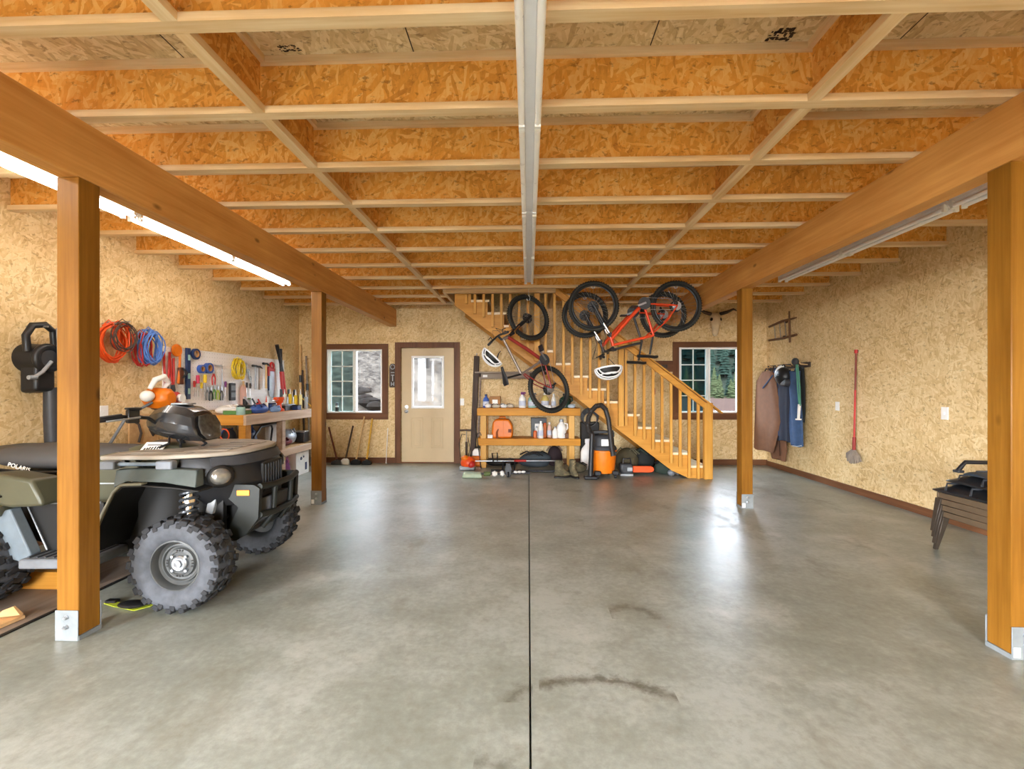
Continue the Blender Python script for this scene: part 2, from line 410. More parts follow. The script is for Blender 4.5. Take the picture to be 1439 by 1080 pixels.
# ---------------------------------------------------------------- windows and door
M_GLASS = pane('window_glass', (.62, .64, .66)); M_SCREEN = pane('screened_glass', (.30, .37, .37), .015)
def window(n, W, label, frost):
    x0, x1, z0, z1 = W; xm = (x0 + x1) / 2
    t = thing(n, label, 'window', (xm, YB, z0), kind='structure')
    cw = .112
    for nm, a in (('casing', (x0 - cw, x1 + cw, z1, z1 + .1)), ('casing', (x0 - cw, x1 + cw, z0 - .12, z0)), ('casing', (x0 - cw, x0, z0, z1)), ('casing', (x1, x1 + cw, z0, z1))):
        m = MB(); m.bx(a[0], a[1], YB - .03, YB - .001, a[2], a[3]); m.obj(nm, M_TRIMX if a[1]-a[0] > .5 else M_TRIM, t, .003)
    m = MB(); f = .03
    m.bx(x0, x0 + f, YB - .012, YB + .1, z0, z1); m.bx(x1 - f, x1, YB - .012, YB + .1, z0, z1); m.bx(x0 + f, x1 - f, YB - .012, YB + .1, z0, z0 + f); m.bx(x0 + f, x1 - f, YB - .012, YB + .1, z1 - f, z1)
    m.bx(xm - .022, xm + .022, YB + .0, YB + .09, z0 + f, z1 - f); m.bx(x0 + f, x0 + 2*f, YB + .03, YB + .07, z0 + f, z1 - f); m.bx(xm - .05, xm - .022, YB + .03, YB + .07, z0 + f, z1 - f)
    m.obj('window_frame', M_WPLAST, t, .003)
    m = MB(); gx0, gx1 = x0 + 2*f, xm - .05; gz0, gz1 = z0 + f, z1 - f; xc = (gx0 + gx1) / 2
    m.bx(xc - .009, xc + .009, YB + .045, YB + .058, gz0, gz1)
    for k in (1, 2, 3):
        z = gz0 + (gz1 - gz0) * k / 4
        m.bx(gx0, xc - .009, YB + .045, YB + .058, z - .009, z + .009); m.bx(xc + .009, gx1, YB + .045, YB + .058, z - .009, z + .009)
    m.obj('muntin_grid', M_WPLAST, t)
    m = MB(); m.bx(gx0, gx1, YB + .06, YB + .064, gz0, gz1); m.obj('pane', frost, t)
    m = MB(); m.bx(xm + .022, x1 - f, YB + .06, YB + .064, gz0, gz1); m.obj('pane', M_GLASS, t)
    return t
window('window_1', W1, 'sliding window onto a rocky slope, brown casing, beside the cream door', M_SCREEN)
window('window_2', W2, 'sliding window onto pines and a meadow, brown casing, beyond the stair newel', pane('teal_screen_glass', (.17, .27, .30), .015))
t = thing('door_1', 'cream half-glass exterior door in a dark brown casing', 'door', (-1.86, YB, 0), kind='structure')
for a in ((-2.466, -2.36, 0, 2.235), (-1.364, -1.258, 0, 2.235), (-2.36, -1.364, 2.135, 2.235)):
    m = MB(); m.bx(a[0], a[1], YB - .03, YB - .001, a[2], a[3]); m.obj('casing', M_TRIM, t, .003)
dx0, dx1, gz0, gz1 = -2.348, -1.376, 1.03, 1.965; gx0, gx1 = -2.145, -1.575
m = MB(); yy0, yy1 = YB + .01, YB + .055
m.bx(-2.36, -2.335, yy1, yy1 + .02, 0, 2.135); m.bx(-1.389, -1.364, yy1, yy1 + .02, 0, 2.135); m.bx(-2.36, -1.364, yy1, yy1 + .02, 2.10, 2.135); m.bx(dx0, gx0, yy0, yy1, .02, 2.12); m.bx(gx1, dx1, yy0, yy1, .02, 2.12); m.bx(gx0, gx1, yy0, yy1, .02, gz0); m.bx(gx0, gx1, yy0, yy1, gz1, 2.12)
leaf = m.obj('door_leaf', M_CREAM, t)
def ring(mm, x0, x1, z0, z1, w, y0, y1):
    mm.bx(x0, x1, y0, y1, z0, z0 + w); mm.bx(x0, x1, y0, y1, z1 - w, z1); mm.bx(x0, x0 + w, y0, y1, z0 + w, z1 - w); mm.bx(x1 - w, x1, y0, y1, z0 + w, z1 - w)
m = MB(); ring(m, gx0 - .02, gx1 + .02, gz0 - .02, gz1 + .02, .04, yy0 - .012, yy0 + .02); m.obj('glazing_frame', M_WPLAST, t, .004)
m = MB(); m.bx(gx0, gx1, yy0 + .02, yy0 + .024, gz0, gz1); m.obj('pane', M_GLASS, t)
for x0, x1 in ((-2.17, -1.95), (-1.80, -1.575)):
    m = MB(); ring(m, x0, x1, .27, .84, .014, yy0 - .006, yy0 + .002); ring(m, x0 + .045, x1 - .045, .315, .795, .01, yy0 - .004, yy0 + .002); m.obj('moulded_panel', M_CREAM, leaf, .003)
for z, nm in ((.955, 'door_knob'), (1.04, 'deadbolt')):
    m = MB(); m.cyl((-2.255, yy0, z), (-2.255, yy0 - .012, z), .032, n=20)
    if nm == 'door_knob': m.cyl((-2.255, yy0 - .01, z), (-2.255, yy0 - .04, z), .012); m.ell((-2.255, yy0 - .06, z), (.028, .024, .028))
    else: m.cyl((-2.255, yy0 - .012, z), (-2.255, yy0 - .025, z), .02)
    m.obj(nm, M_STEEL, t)
m = MB(); m.bx(-2.36, -1.364, YB - .02, YB + .1, 0, .02); m.obj('threshold', M_TRIMX, t)

# ---------------------------------------------------------------- posts, beams, joists
ORD = 'first second third fourth fifth sixth seventh eighth ninth tenth eleventh twelfth thirteenth fourteenth'.split()
PW = .126; XPL, XPR = -2.571, 2.447; PYS = (2.408, 5.342); ZB = 2.526
def post(x0, y0, label):
    t = thing('timber_post', label, 'post', (x0 + PW/2, y0 + PW/2, 0), group='timber posts')
    m = MB(); m.bx(x0, x0 + PW, y0, y0 + PW, .025, ZB - .001); m.obj('post_shaft', M_POST, t, .004)
    m = MB(); m.bx(x0 - .004, x0 + PW + .004, y0 - .002, y0 + PW + .002, 0, .025); m.obj('standoff_base', M_GALV, t)
    for yy in (y0 - .006, y0 + PW + .001):
        m = MB(); m.bx(x0 - .003, x0 + PW + .001, yy, yy + .005, .0, .165); pl = m.obj('strap_plate', M_GALV, t, .001)
        if yy < y0:
            for z in (.128, .075):
                m = MB(); m.cyl((x0 + PW*.5, yy, z), (x0 + PW*.5, yy - .003, z), .013, n=16); m.cyl((x0 + PW*.5, yy - .003, z), (x0 + PW*.5, yy - .016, z), .0095, n=6); m.obj('bolt', M_STEEL, pl)
            m = MB(); m.bx(x0 + .004, x0 + .038, yy - .001, yy, .012, .062); m.obj('sticker', M_WHITE, pl)
    return t
post(XPL, PYS[0], 'stained timber post in front of the quad bike')
post(XPR, PYS[0], 'stained timber post in front of the stacked black seats')
post(XPL, PYS[1], 'stained timber post between the workbench and the window with the rocky view')
post(XPR, PYS[1], 'stained timber post between the stair newel and the hanging coats')
for x, lb in ((XPL, 'long timber beam over the quad bike carrying the joists'), (XPR, 'long timber beam over the coat rack side carrying the joists')):
    m = MB(); m.bx(x, x + PW, YF, YB - .002, ZB, ZJ - .001)
    tag(m.obj('timber_beam', M_BEAM, None, .004), lb, 'beam', kind='structure')
JY = [1.789 + .6096 * i for i in range(-1, 11)]
FW = .064
def joist_parts(t, x0, x1, y, cut=None):
    spans = [(x0, x1)] if cut is None else [(x0, cut[0]), (cut[1], x1)]
    for nm, z0, z1, w, mt in (('web', ZJ + .038, ZJ + JD - .038, .012, M_WEB), ('top_flange', ZJ + JD - .038, ZJ + JD, FW, M_FLANGE), ('bottom_flange', ZJ, ZJ + .038, FW, M_FLANGE)):
        for a, b in spans:
            m = MB(); m.bx(a, b, y + FW/2 - w/2, y + FW/2 + w/2, z0, z1); m.obj(nm, mt, t)
for i, y in enumerate(JY):
    cut = (OX0 - .07, OX1 + .07) if y > OY0 else None
    lb = 'strand board web joist spanning the ceiling, %s' % ('mostly out of view above the camera' if i == 0 else ORD[i-1] + ' from the camera' if i < 10 else 'cut at the stair opening, ' + ('nearer one' if i == 10 else 'by the end wall'))
    t = thing('ceiling_joist', lb, 'joist', (0, y, ZJ), group='web joists')
    joist_parts(t, XL + .003, XR - .003, y, cut)
t = thing('ceiling_header', 'timber header along the edge of the stair opening', 'header', (-.45, OY0 - .06, ZJ))
m = MB(); m.bx(OX0 - .02, OX1 + .02, OY0 - .045, OY0 - .001, ZJ, ZJ + JD); m.obj('outer_ply', M_FLANGE, t)
m = MB(); m.bx(OX0 - .02, OX1 + .02, OY0 - .09, OY0 - .046, ZJ, ZJ + JD); m.obj('inner_ply', M_FLANGE, t)
for x, lb in ((OX0 - .068, 'trimmer joist at the upper end of the stair opening'), (OX1 + .022, 'trimmer joist at the lower end of the stair opening')):
    m = MB(); m.bx(x, x + .045, OY0 - .09, YB - .003, ZJ, ZJ + JD); tag(m.obj('ceiling_trimmer', M_FLANGEY), lb, 'trimmer')
for side, xb in (('under the quad bike half', -1.47), ('toward the coat rack half', 1.43)):
    for i in range(len(JY) - 1):
        if i >= 9 and xb < 0 and False: continue
        y0, y1 = JY[i] + FW + .001, JY[i+1] - .001
        lb = 'strand board blocking between %s joists, row %s' % ('the out-of-view and first' if i == 0 else ORD[i-1] + ' and ' + ORD[i], side.replace('under', 'over'))
        t = thing('ceiling_blocking', lb, 'blocking', (xb, y0, ZJ), group='blocking panels')
        xm = xb + FW/2
        for nm, z0, z1, w, mt in (('web', ZJ + .038, ZJ + JD - .038, .014, M_WEBY), ('top_flange', ZJ + JD - .038, ZJ + JD, FW, M_FLANGEY), ('bottom_flange', ZJ, ZJ + .038, FW, M_FLANGEY)):
            m = MB(); m.bx(xm - w/2, xm + w/2, y0, y1, z0, z1); m.obj(nm, mt, t)

# ---------------------------------------------------------------- strip lights
M_LIT = glow('lit_tube', 'fff8ee', E_LEFT); M_LITF = glow('lit_tube_front', 'fff4e4', E_FRONT); M_LITL = glow('lit_tube_loft', 'fff4e4', E_LOFT)
M_TUBE = simple('unlit_tube', 'f4f0ee', .3, 0, .02)
M_HOUS = simple('white_enamel', 'e4e2e4', .4, 0, .03)
def fixture(xc, y1, label, lit, z=ZJ - .002, mt=None):
    t = thing('ceiling_light', label, 'strip light', (xc, y1 - 1.2, ZJ - .09), group='strip lights')
    y0 = y1 - 2.42
    m = MB(); m.loft([[(xc - .052, y, z), (xc - .052, y, z - .022), (xc - .024, y, z - .05), (xc + .024, y, z - .05), (xc + .052, y, z - .022), (xc + .052, y, z)] for y in (y0, y1)]); m.obj('housing', M_HOUS, t)
    for k in range(2):
        ya, yb = y0 + .02 + k * 1.2, y0 + 1.2 + k * 1.2
        for sx in (-1, 1):
            m = MB(); m.cyl((xc + sx * .043, ya, z - .058), (xc + sx * .043, yb, z - .058), .0165, n=14); m.obj('tube', mt or (M_LIT if lit else M_TUBE), t)
            for yy in (ya - .005, yb - .015):
                m = MB(); m.bx(xc + sx * .043 - .016, xc + sx * .043 + .016, yy, yy + .02, z - .08, z - .02); m.obj('lamp_holder', M_WPLAST, t)
    return t
for k, o in ((0, 'ending over the hanging bikes'), (1, 'running out of view above the camera')):
    fixture(.008, 6.11 - 2.44 * k, 'unlit white strip light in the middle ceiling row, %s' % o, False)
    fixture(-3.265, 6.09 - 2.44 * k, 'glowing strip light above the %s' % ('pegboard and workbench' if k == 0 else 'quad bike'), True)
    fixture(3.322, 6.12 - 2.44 * k, 'unlit strip light above the %s' % ('hanging coats' if k == 0 else 'stacked black seats'), False)

# ---------------------------------------------------------------- stairs
SY0, SY1 = 7.14, 8.39
RISE, RUN = .1975, .2585; SLOPE = RISE / RUN
st = thing('staircase', 'open pine staircase with balusters climbing along the end wall', 'staircase', (2.7, 7.15, 0))
NT_ = 15
def nose_x(k): return 2.745 - RUN * (k - 1)        # front edge of tread k (1..)
def stringer(y0, y1):
    # saw-tooth board: top follows treads, bottom straight
    pts = []
    x_b0 = 2.36
    pts.append((x_b0, 0)); pts.append((nose_x(1) - .02, 0))
    for k in range(1, NT_ + 1):
        z = RISE * k - .04
        pts.append((nose_x(k) - .02, z)); pts.append((nose_x(k + 1) - .02, z))
    zt = RISE * NT_ - .04; xt = nose_x(NT_ + 1) - .02
    zb = (x_b0 - xt) * SLOPE
    pts.append((xt, zb))
    m = MB(); n = len(pts)
    vs = [(x, y0, z) for x, z in pts] + [(x, y1, z) for x, z in pts]
    fs = [(i, (i+1) % n, n + (i+1) % n, n + i) for i in range(n)]
    # triangulated strips for the faces: each step a quad column down to the lower edge
    m.add(vs, fs)
    def low(x): return max(0, (x_b0 - x) * SLOPE)
    for yy in (y0, y1):
        for k in range(1, NT_ + 1):
            a, b = nose_x(k) - .02, nose_x(k + 1) - .02; z = RISE * k - .04
            m.add([(a, yy, low(a)), (a, yy, z), (b, yy, z), (b, yy, low(b))], [(0, 1, 2, 3)])
    return m
stringer(SY0, SY0 + .045).obj('stringer', M_STAIRX, st)
stringer(SY1 - .05, SY1 - .005).obj('stringer', M_STAIRX, st)
for k in range(1, NT_ + 1):
    x1 = nose_x(k); z = RISE * k
    m = MB(); m.bx(x1 - RUN - .02, x1 + .01, SY0 - .018, SY1 - .006, z - .038, z); m.obj('tread', M_TREAD_LIT, st, .004)
    m = MB(); m.bx(x1 - .04, x1 - .021, SY0 + .046, SY1 - .052, RISE * (k - 1) + .001, z - .039); m.obj('riser', M_STAIR, st)
def rail_z(x): return 1.254 + (2.604 - x) * .775      # top of the handrail
def newel(x, w, zt, zb, nm):
    m = MB(); m.bx(x - w/2, x + w/2, SY0 - .1, SY0 - .019, zb, zt); return m.obj(nm, M_STAIR, st, .004)
newel(2.735, .125, 1.16, 0, 'newel_post')
newel(1.42, .08, rail_z(1.42) - .11, .80, 'newel_post'); newel(.135, .09, ZJ - .003, 1.80, 'newel_post')
x0, x1 = 2.80, .41
m = MB(); a = Vector((x0, SY0 - .06, rail_z(x0) - .065)); b = Vector((x1, SY0 - .06, rail_z(x1) - .065)); m.bar(a, b, .04, .09, (0, 1, 0)) if False else None
dirv = (b - a).normalized()
m = MB()
for yy in (SY0 - .098, SY0 - .058): pass
vs = []
for (x) in (x0, x1):
    z = rail_z(x)
    vs += [(x, SY0 - .098, z - .125), (x, SY0 - .058, z - .125), (x, SY0 - .058, z - .02), (x, SY0 - .098, z - .02)]
m.add(vs, [(0, 1, 2, 3), (7, 6, 5, 4), (0, 4, 5, 1), (1, 5, 6, 2), (2, 6, 7, 3), (3, 7, 4, 0)]); m.obj('handrail', M_STAIRX, st, .003)
m = MB(); vs = []
for x in (2.94, x1):
    z = rail_z(x) + (0 if x < 2.9 else .02)
    vs += [(x, SY0 - .115, z - .02), (x, SY0 + .0, z - .02), (x, SY0 + .0, z + .005), (x, SY0 - .115, z + .005)]
m.add(vs, [(0, 1, 2, 3), (7, 6, 5, 4), (0, 4, 5, 1), (1, 5, 6, 2), (2, 6, 7, 3), (3, 7, 4, 0)]); m.obj('rail_cap', M_STAIRX, st, .003)
bx = 2.735 - .137; kk = 0
while bx > -1.12:
    if abs(bx - 1.42) > .075 and abs(bx - .135) > .075:
        k = (2.745 - bx) / RUN
        zb = RISE * k - .14 - (.05 if kk % 2 else 0)
        zt = min(rail_z(bx) - .1, ZJ - .003) if bx > .4 else ZJ - .003
        if zt - zb > .12:
            m = MB(); m.bx(bx - .02, bx + .02, SY0 - .057, SY0 - .019, zb, zt); m.obj('baluster', M_STAIR, st, .002)
    bx -= .137; kk += 1
# ================================================================ quad bike
M_OLIVE = simple('olive_grey_bodywork', '504f3e', .34, .1, .1, 6)
M_DUST = simple('dusty_rack_top', 'a2988a', .62, 0, .12, 5)
M_SEAT = simple('seat_vinyl', '454342', .6, 0, .08, 8)
M_LINER = simple('black_liner', '161412', .55, 0, .2)
M_BUMP = simple('bumper_plastic', '1d1f1b', .5, 0, .12)
M_LENS = simple('headlight_lens', '8f8b84', .14, .6, .3, 26)
M_AMBER = simple('amber_reflector', 'e08a1e', .3)
M_RIM = simple('grey_steel_rim', '4c4d4c', .5, .1, .2, 8)
M_BLUEGREY = simple('blue_grey_plastic', '6d7880', .5)
q = thing('quad_bike', 'olive and black quad bike with a dark grey seat parked beside the front post', 'quad bike', (-2.19, 3.28, 0), .05)
QM = q.matrix_basis.copy()
def L(x, y, z): return QM @ Vector((x, y, z))
def quad_wheel(x, y, out, hw, steer=0):
    R = .2905
    M = QM @ Matrix.Translation((x, y, R + .006)) @ Matrix.Rotation(steer, 4, 'Z') @ Matrix.Rotation(-out * PI/2, 4, 'X') @ Matrix.Scale(.962, 4)
    m = MB(); k = hw / .1
    m.lathe([(.158, .078*k), (.172, .092*k), (.20, .104*k), (.235, .106*k), (.262, .099*k), (.280, .085*k), (.287, .04*k), (.288, 0), (.287, -.04*k), (.28, -.085*k), (.262, -.099*k), (.235, -.106*k), (.20, -.104*k), (.172, -.092*k), (.158, -.078*k)], 40, M, True)
    mt_ = m; m = MB(); n = 21
    for i in range(n):
        for s in (-1, 1):
            a = 2*PI*(i + (.5 if s > 0 else 0))/n
            T = M @ Matrix.Rotation(a, 4, 'Z')
            m.box((.290, 0, s*.031*k), (.024, .038, .058*k), T @ Matrix.Translation((0, s*.004, 0)) @ Matrix.Rotation(.42*s, 4, 'X'))
            m.box((.279, .018, s*.082*k), (.034, .046, .040*k), T @ Matrix.Rotation(.25*s, 4, 'X'))
            m.box((.258, .018, s*.1005*k), (.036, .036, .010), T)
    w = mt_.obj('wheel', M_RUBBER, q); m.obj('tread', simple('tyre_tread', '252527', .8, 0, .3, 30), w, .004)
    m = MB(); m.lathe([(.160, .082*k), (.152, .084*k), (.146, .07*k), (.143, .03), (.128, .016), (.124, .03), (.113, .034), (.108, .02), (.096, .018), (.09, .034), (.075, .038), (.07, .03), (.0, .03)], 40, M, caps=False)
    m.lathe([(.158, -.08*k), (.15, -.07*k), (.14, .01), (.0, .01)], 32, M, caps=False); m.obj('rim', M_RIM, w)
    m = MB(); m.lathe([(.05, .03), (.05, .046), (.042, .052), (.026, .05), (.022, .062), (.0, .064)], 24, M); m.obj('hub_cap', M_STEEL, w)
    m = MB()
    for i in range(4):
        a = PI/4 + i*PI/2; p = M @ Vector((.062*math.cos(a), .062*math.sin(a), .028)); p2 = M @ Vector((.062*math.cos(a), .062*math.sin(a), .05)); m.cyl(p, p2, .009, n=6)
    m.obj('lug_nut', M_STEEL, w)
    m = MB()
    for i in range(4):
        for j in (-1, 0, 1):
            a = i*PI/2 + j*.22; T = M @ Matrix.Rotation(a, 4, 'Z'); m.box((.082, 0, .0375), (.012, .009, .004), T)
    m.obj('vent_hole', M_LINER, w)
quad_wheel(.02, -.50, -1, .1, -.03); quad_wheel(-.03, .50, 1, .1, -.03)
quad_wheel(-1.30, -.48, -1, .125); quad_wheel(-1.30, .48, 1, .125)
# frame and engine
m = MB(); m.loft([[L(x, y*w, z) for y, z in ((-1, a), (1, a), (1, b), (-1, b))] for x, w, a, b in ((-1.55, .18, .42, .78), (-1.0, .22, .28, .80), (-.45, .24, .26, .82), (-.15, .20, .30, .86), (.2, .17, .34, .74))])
m.obj('chassis', M_LINER, q, .01)
m = MB()
for s in (-1, 1):
    for x0, x1, z0, z1 in ((.12, .02, .36, .27), (-.14, 0, .36, .27), (.1, .02, .5, .36), (-.12, 0, .5, .36)):
        m.tube([L(x0, s*.16, z0), L(x1, s*.42, z1)], .014, 8)
    for x0 in (-1.2, -1.42): m.tube([L(x0, s*.17, .4), L(-1.30, s*.4, .3)], .016, 8)
    m.tube([L(0, s*.1, .31), L(.01, s*.42, .305)], .02, 8)
m.obj('suspension_arm', M_BLACK, q)
for sx in (-1, 1):
    top, bot = L(-.03, sx*.37, .83), L(.01, sx*.45, .46); d = bot - top; x, y, _ = frame_of(d)
    m = MB(); N_ = 7; pts = [top + d*(.18 + .72*i/(N_*14)) + (x*math.cos(2*PI*i/14) + y*math.sin(2*PI*i/14))*.046 for i in range(N_*14 + 1)]
    m.tube(pts, .0105, 6); sh = m.obj('shock_spring', simple('spring_grey', '53565b', .3, .6), q)
    m = MB(); m.tube([top, top + d*.4], .014, 10); m.tube([top + d*.36, bot], .024, 12); m.tube([top + d*.12, top + d*.19], .044, 14); m.tube([top + d*.42, top + d*.52], .043, 14); m.obj('shock_body', M_CHROME, sh)
# fenders: strip over the wheel plus liner
def flare(sgn, path, y0, y1, nm, mt, th=.012):
    m = MB(); rings = []
    n = len(path)
    for i in range(n):
        a = path[max(i-1, 0)]; b = path[min(i+1, n-1)]; tx, tz = b[0]-a[0], b[1]-a[1]; l = math.hypot(tx, tz); nx, nz = -tz/l, tx/l
        x, z = path[i]
        rings.append([L(x, sgn*y0, z), L(x, sgn*y1, z), L(x - nx*th, sgn*y1, z - nz*th), L(x - nx*th, sgn*y0, z - nz*th)])
    m.loft(rings); return m.obj(nm, mt, q, .004)
fp = [(-.54, .37), (-.49, .50), (-.44, .62), (-.38, .74), (-.33, .79), (-.2, .795), (-.0, .78), (.14, .76)]
for s in (-1, 1):
    flare(s, [(x, z - .016) for x, z in fp], .22, .545, 'fender_liner', M_LINER)
    f = flare(s, fp[:6], .505, .56, 'front_fender', simple('dusty_olive_edge', '706b58', .55), .016)
    # grey fender side between the lip and the rack
    m = MB(); top = [(-.40, .865), (-.28, .872), (-.05, .872), (.10, .862)]; bot = [(-.38, .765), (-.30, .803), (-.08, .795), (.12, .762)]
    m.loft([[L(t_[0], s*.50, t_[1]), L(t_[0], s*.44, t_[1]), L(b_[0], s*.46, b_[1]), L(b_[0], s*.545, b_[1])] for t_, b_ in zip(top, bot)]); m.obj('fender_side', simple('fender_grey_green', '4c524e', .5), q, .004)
    rp = [(-1.72, .46), (-1.66, .62), (-1.56, .74), (-1.40, .79), (-1.2, .79), (-1.03, .72)]
    flare(s, rp, .22, .58, 'rear_fender_liner', M_LINER)
for s in (-1, 1): m = MB(); m.bx(-.42, .14, s*.28 - .02, s*.28 + .02, .40, .80, QM); m.obj('wheel_well', M_LINER, q)
# rack / cargo lid
plan = [(-.50, -.50), (-.12, -.49), (.08, -.40), (.20, -.29), (.245, -.16), (.25, 0), (.245, .16), (.20, .29), (.08, .40), (-.12, .49), (-.50, .50), (-.53, .3), (-.45, .18), (-.45, -.18), (-.53, -.3)]
m = MB(); m.prism(plan, .925, .952, QM); rk = m.obj('front_rack', M_DUST, q, .008, 2)
m = MB(); m.prism([(-.12, -.3), (.14, -.26), (.14, .26), (-.12, .3)], .9525, .957, QM)
for y in (-.42, -.36, .36, .42): m.bx(-.44, -.02, y - .008, y + .008, .953, .956, QM)
m.obj('rack_rib', M_DUST, rk, .002)
m = MB()
for y in (-.18, -.06, .06, .18): m.bx(-.1, .13, y - .006, y + .006, .957, .959, QM)
m.obj('rack_groove', M_DGREY, rk)
for s in (-1, 1):
    for xa, xb in ((-.47, -.38), (-.13, -.03)):
        m = MB(); m.bx(xa, xb, s*.505 - .035, s*.505 + .02, .872, .924, QM); m.obj('rack_mount', M_GREY, rk, .006)
    m = MB(); m.tube([L(-.38, s*.505, .902), L(-.13, s*.505, .902)], .012, 10); m.obj('rack_tube', M_BLUEGREY, rk)
# front fascia
def sl(z, pts): return [L(x, y, z) for x, y in pts] + [L(x, -y, z) for x, y in reversed(pts)]
m = MB(); m.loft([sl(.925, [(-.06, -.43), (.06, -.39), (.18, -.29), (.24, -.14)]), sl(.82, [(-.08, -.46), (.10, -.42), (.235, -.29), (.295, -.14)]), sl(.72, [(-.02, -.43), (.12, -.37), (.24, -.26), (.315, -.14)]), sl(.58, [(.04, -.30), (.10, -.29), (.22, -.23), (.315, -.13)])])
m.obj('front_fascia', M_BLACK, q, .008, 2)
m = MB(); m.loft([sl(.923, [(.10, -.385), (.14, -.345), (.215, -.27), (.262, -.13)]), sl(.86, [(.12, -.40), (.16, -.36), (.245, -.28), (.298, -.13)])]); m.obj('nose_cap', M_DGREY, q, .006)
m = MB(); m.bx(.30, .322, -.135, .135, .64, .85, QM); gr = m.obj('grille', M_LINER, q, .004)
m = MB()
for k in range(7): y = -.11 + k*.0367; m.bx(.3215, .328, y - .006, y + .006, .655, .835, QM)
m.obj('grille_slat', M_DGREY, gr)
for s in (-1, 1):
    T = QM @ Matrix.Translation((.168, s*.372, .80)) @ Matrix.Rotation(-s*.75, 4, 'Z')
    m = MB(); m.ell((0, 0, 0), (.082, .034, .074), 24, 12, T); hb = m.obj('headlight_bezel', M_LINER, q)
    m = MB(); m.ell((-.004, s*.016, .002), (.062, .034, .054), 24, 12, T); m.obj('headlight', M_LENS, hb)
# brush guard
for s in (-1, 1):
    pl = [(.08, .735), (.34, .725), (.375, .70), (.365, .50), (.29, .40), (.15, .305), (.18, .46), (.235, .575), (.095, .70)]
    mm = MB(); Mx = QM @ Matrix.Translation((0, s*.27, 0)) @ Matrix.Rotation(PI/2, 4, 'X')
    # polygon in x-z extruded along y, in convex pieces
    for poly in ([pl[0], pl[1], pl[2], pl[7], pl[8]], [pl[2], pl[3], pl[6], pl[7]], [pl[3], pl[4], pl[5], pl[6]]):
        mm.prism(poly, -.02, .02, Mx)
    g = mm.obj('brush_guard', M_BUMP, q)
    m = MB(); m.bx(.225, .31, s*.292 - .004, s*.292 + .004, .655, .692, QM); m.obj('reflector', M_AMBER, g, .002)
    m = MB(); m.bar(L(.105, s*.30, .73), L(.06, s*.30, .545), .05, .05, (0, 1, 0)); m.obj('guard_bracket', M_LGREY, g, .004)
m = MB(); 
for z in (.71, .52): m.tube([L(.365, -.27, z), L(.395, -.12, z - .01), L(.395, .12, z - .01), L(.365, .27, z)], .022, 10)
for y in (-.12, .12): m.tube([L(.395, y, .70), L(.385, y, .50), L(.31, y, .40)], .018, 10)
m.obj('bumper_bar', M_BUMP, q)
m = MB(); m.loft([[L(.24, -.2, .40), L(.24, .2, .40), L(.26, .2, .60), L(.26, -.2, .60)], [L(.37, -.13, .48), L(.37, .13, .48), L(.37, .13, .62), L(.37, -.13, .62)]]); m.obj('skid_plate', M_DGREY, q, .006)
# tank cover and side panels
m = MB(); rings = []
for x, hw, zt, zb in ((-.90, .13, .86, .66), (-.66, .17, .955, .64), (-.50, .21, 1.0, .66), (-.36, .20, .985, .72), (-.22, .15, .95, .80)):
    rings.append([L(x, hw*1.25, zb), L(x, hw*1.05, zb + .6*(zt - zb)), L(x, hw*.6, zt - .01), L(x, 0, zt), L(x, -hw*.6, zt - .01), L(x, -hw*1.05, zb + .6*(zt - zb)), L(x, -hw*1.25, zb)])
m.loft(rings); tc = m.obj('tank_cover', M_OLIVE, q, .006, 2, 60)
M_DECAL = simple('white_decal', 'eceae4', .4, 0, .03)
m = MB(); Td = QM @ Matrix.Translation((-.42, -.165, .967)) @ Matrix.Rotation(.68, 4, 'X')
m.box((0, 0, 0), (.15, .09, .003), Td); dc = m.obj('decal', M_DECAL, tc)
m = MB(); r = random.Random(2)
for k in range(7): m.box((-.052 + k*.017, -.022 + .002*k, .002), (.009, .026, .002), Td @ Matrix.Rotation(.1*r.uniform(-1, 1), 4, 'Z'))
m.box((0, .016, .002), (.1, .007, .002), Td); m.obj('decal_letter', M_BLACK, dc)
for s in (-1, 1):
    pts = [(-.80, .70), (-.80, .90), (-.56, .95), (-.43, .93), (-.40, .84), (-.46, .70), (-.53, .52), (-.60, .46)]
    m = MB(); m.prism(pts, -.02, .02, QM @ Matrix.Translation((0, s*.30, 0)) @ Matrix.Rotation(PI/2, 4, 'X')); sp_ = m.obj('side_panel', M_OLIVE, q, .008, 2)
    m = MB(); m.tube([L(-.52, s*.325, .865), L(-.47, s*.325, .895)], .022, 10); m.obj('fuel_valve', M_DGREY, sp_)
    m = MB(); m.bx(-.66, -.44, s*.322 - .002, s*.322 + .002, .742, .750, QM @ Matrix.Translation((-.5, 0, .75)) @ Matrix.Rotation(-.0, 4, 'Y') @ Matrix.Translation((.5, 0, -.75))); m.obj('trim_line', M_LGREY, sp_)
# seat
m = MB(); rings = []
for x, hw, zt, zb in ((-.50, .07, .95, .90), (-.56, .12, .965, .87), (-.70, .16, .965, .83), (-.95, .205, .97, .80), (-1.20, .225, .985, .80), (-1.45, .22, .975, .82), (-1.56, .18, .95, .86)):
    rings.append([L(x, a*hw, zb + b*(zt - zb)) for a, b in ((.85, 0), (1.0, .28), (1.0, .55), (.82, .86), (.45, .98), (0, 1), (-.45, .98), (-.82, .86), (-1.0, .55), (-1.0, .28), (-.85, 0))])
m.loft(rings); seat = m.obj('seat', M_SEAT, q, 0, 1, 60, 0, 1)
m = MB(); m.tube([L(-.58, -.135, .872), L(-.72, -.166, .832), L(-.95, -.21, .803), L(-1.2, -.23, .803), L(-1.45, -.225, .823)], .011, 8); m.obj('seat_piping', M_LINER, seat)
m = MB(); m.box((-1.0, -.16, .965), (.10, .035, .006), QM); m.obj('seat_latch', M_DGREY, seat)
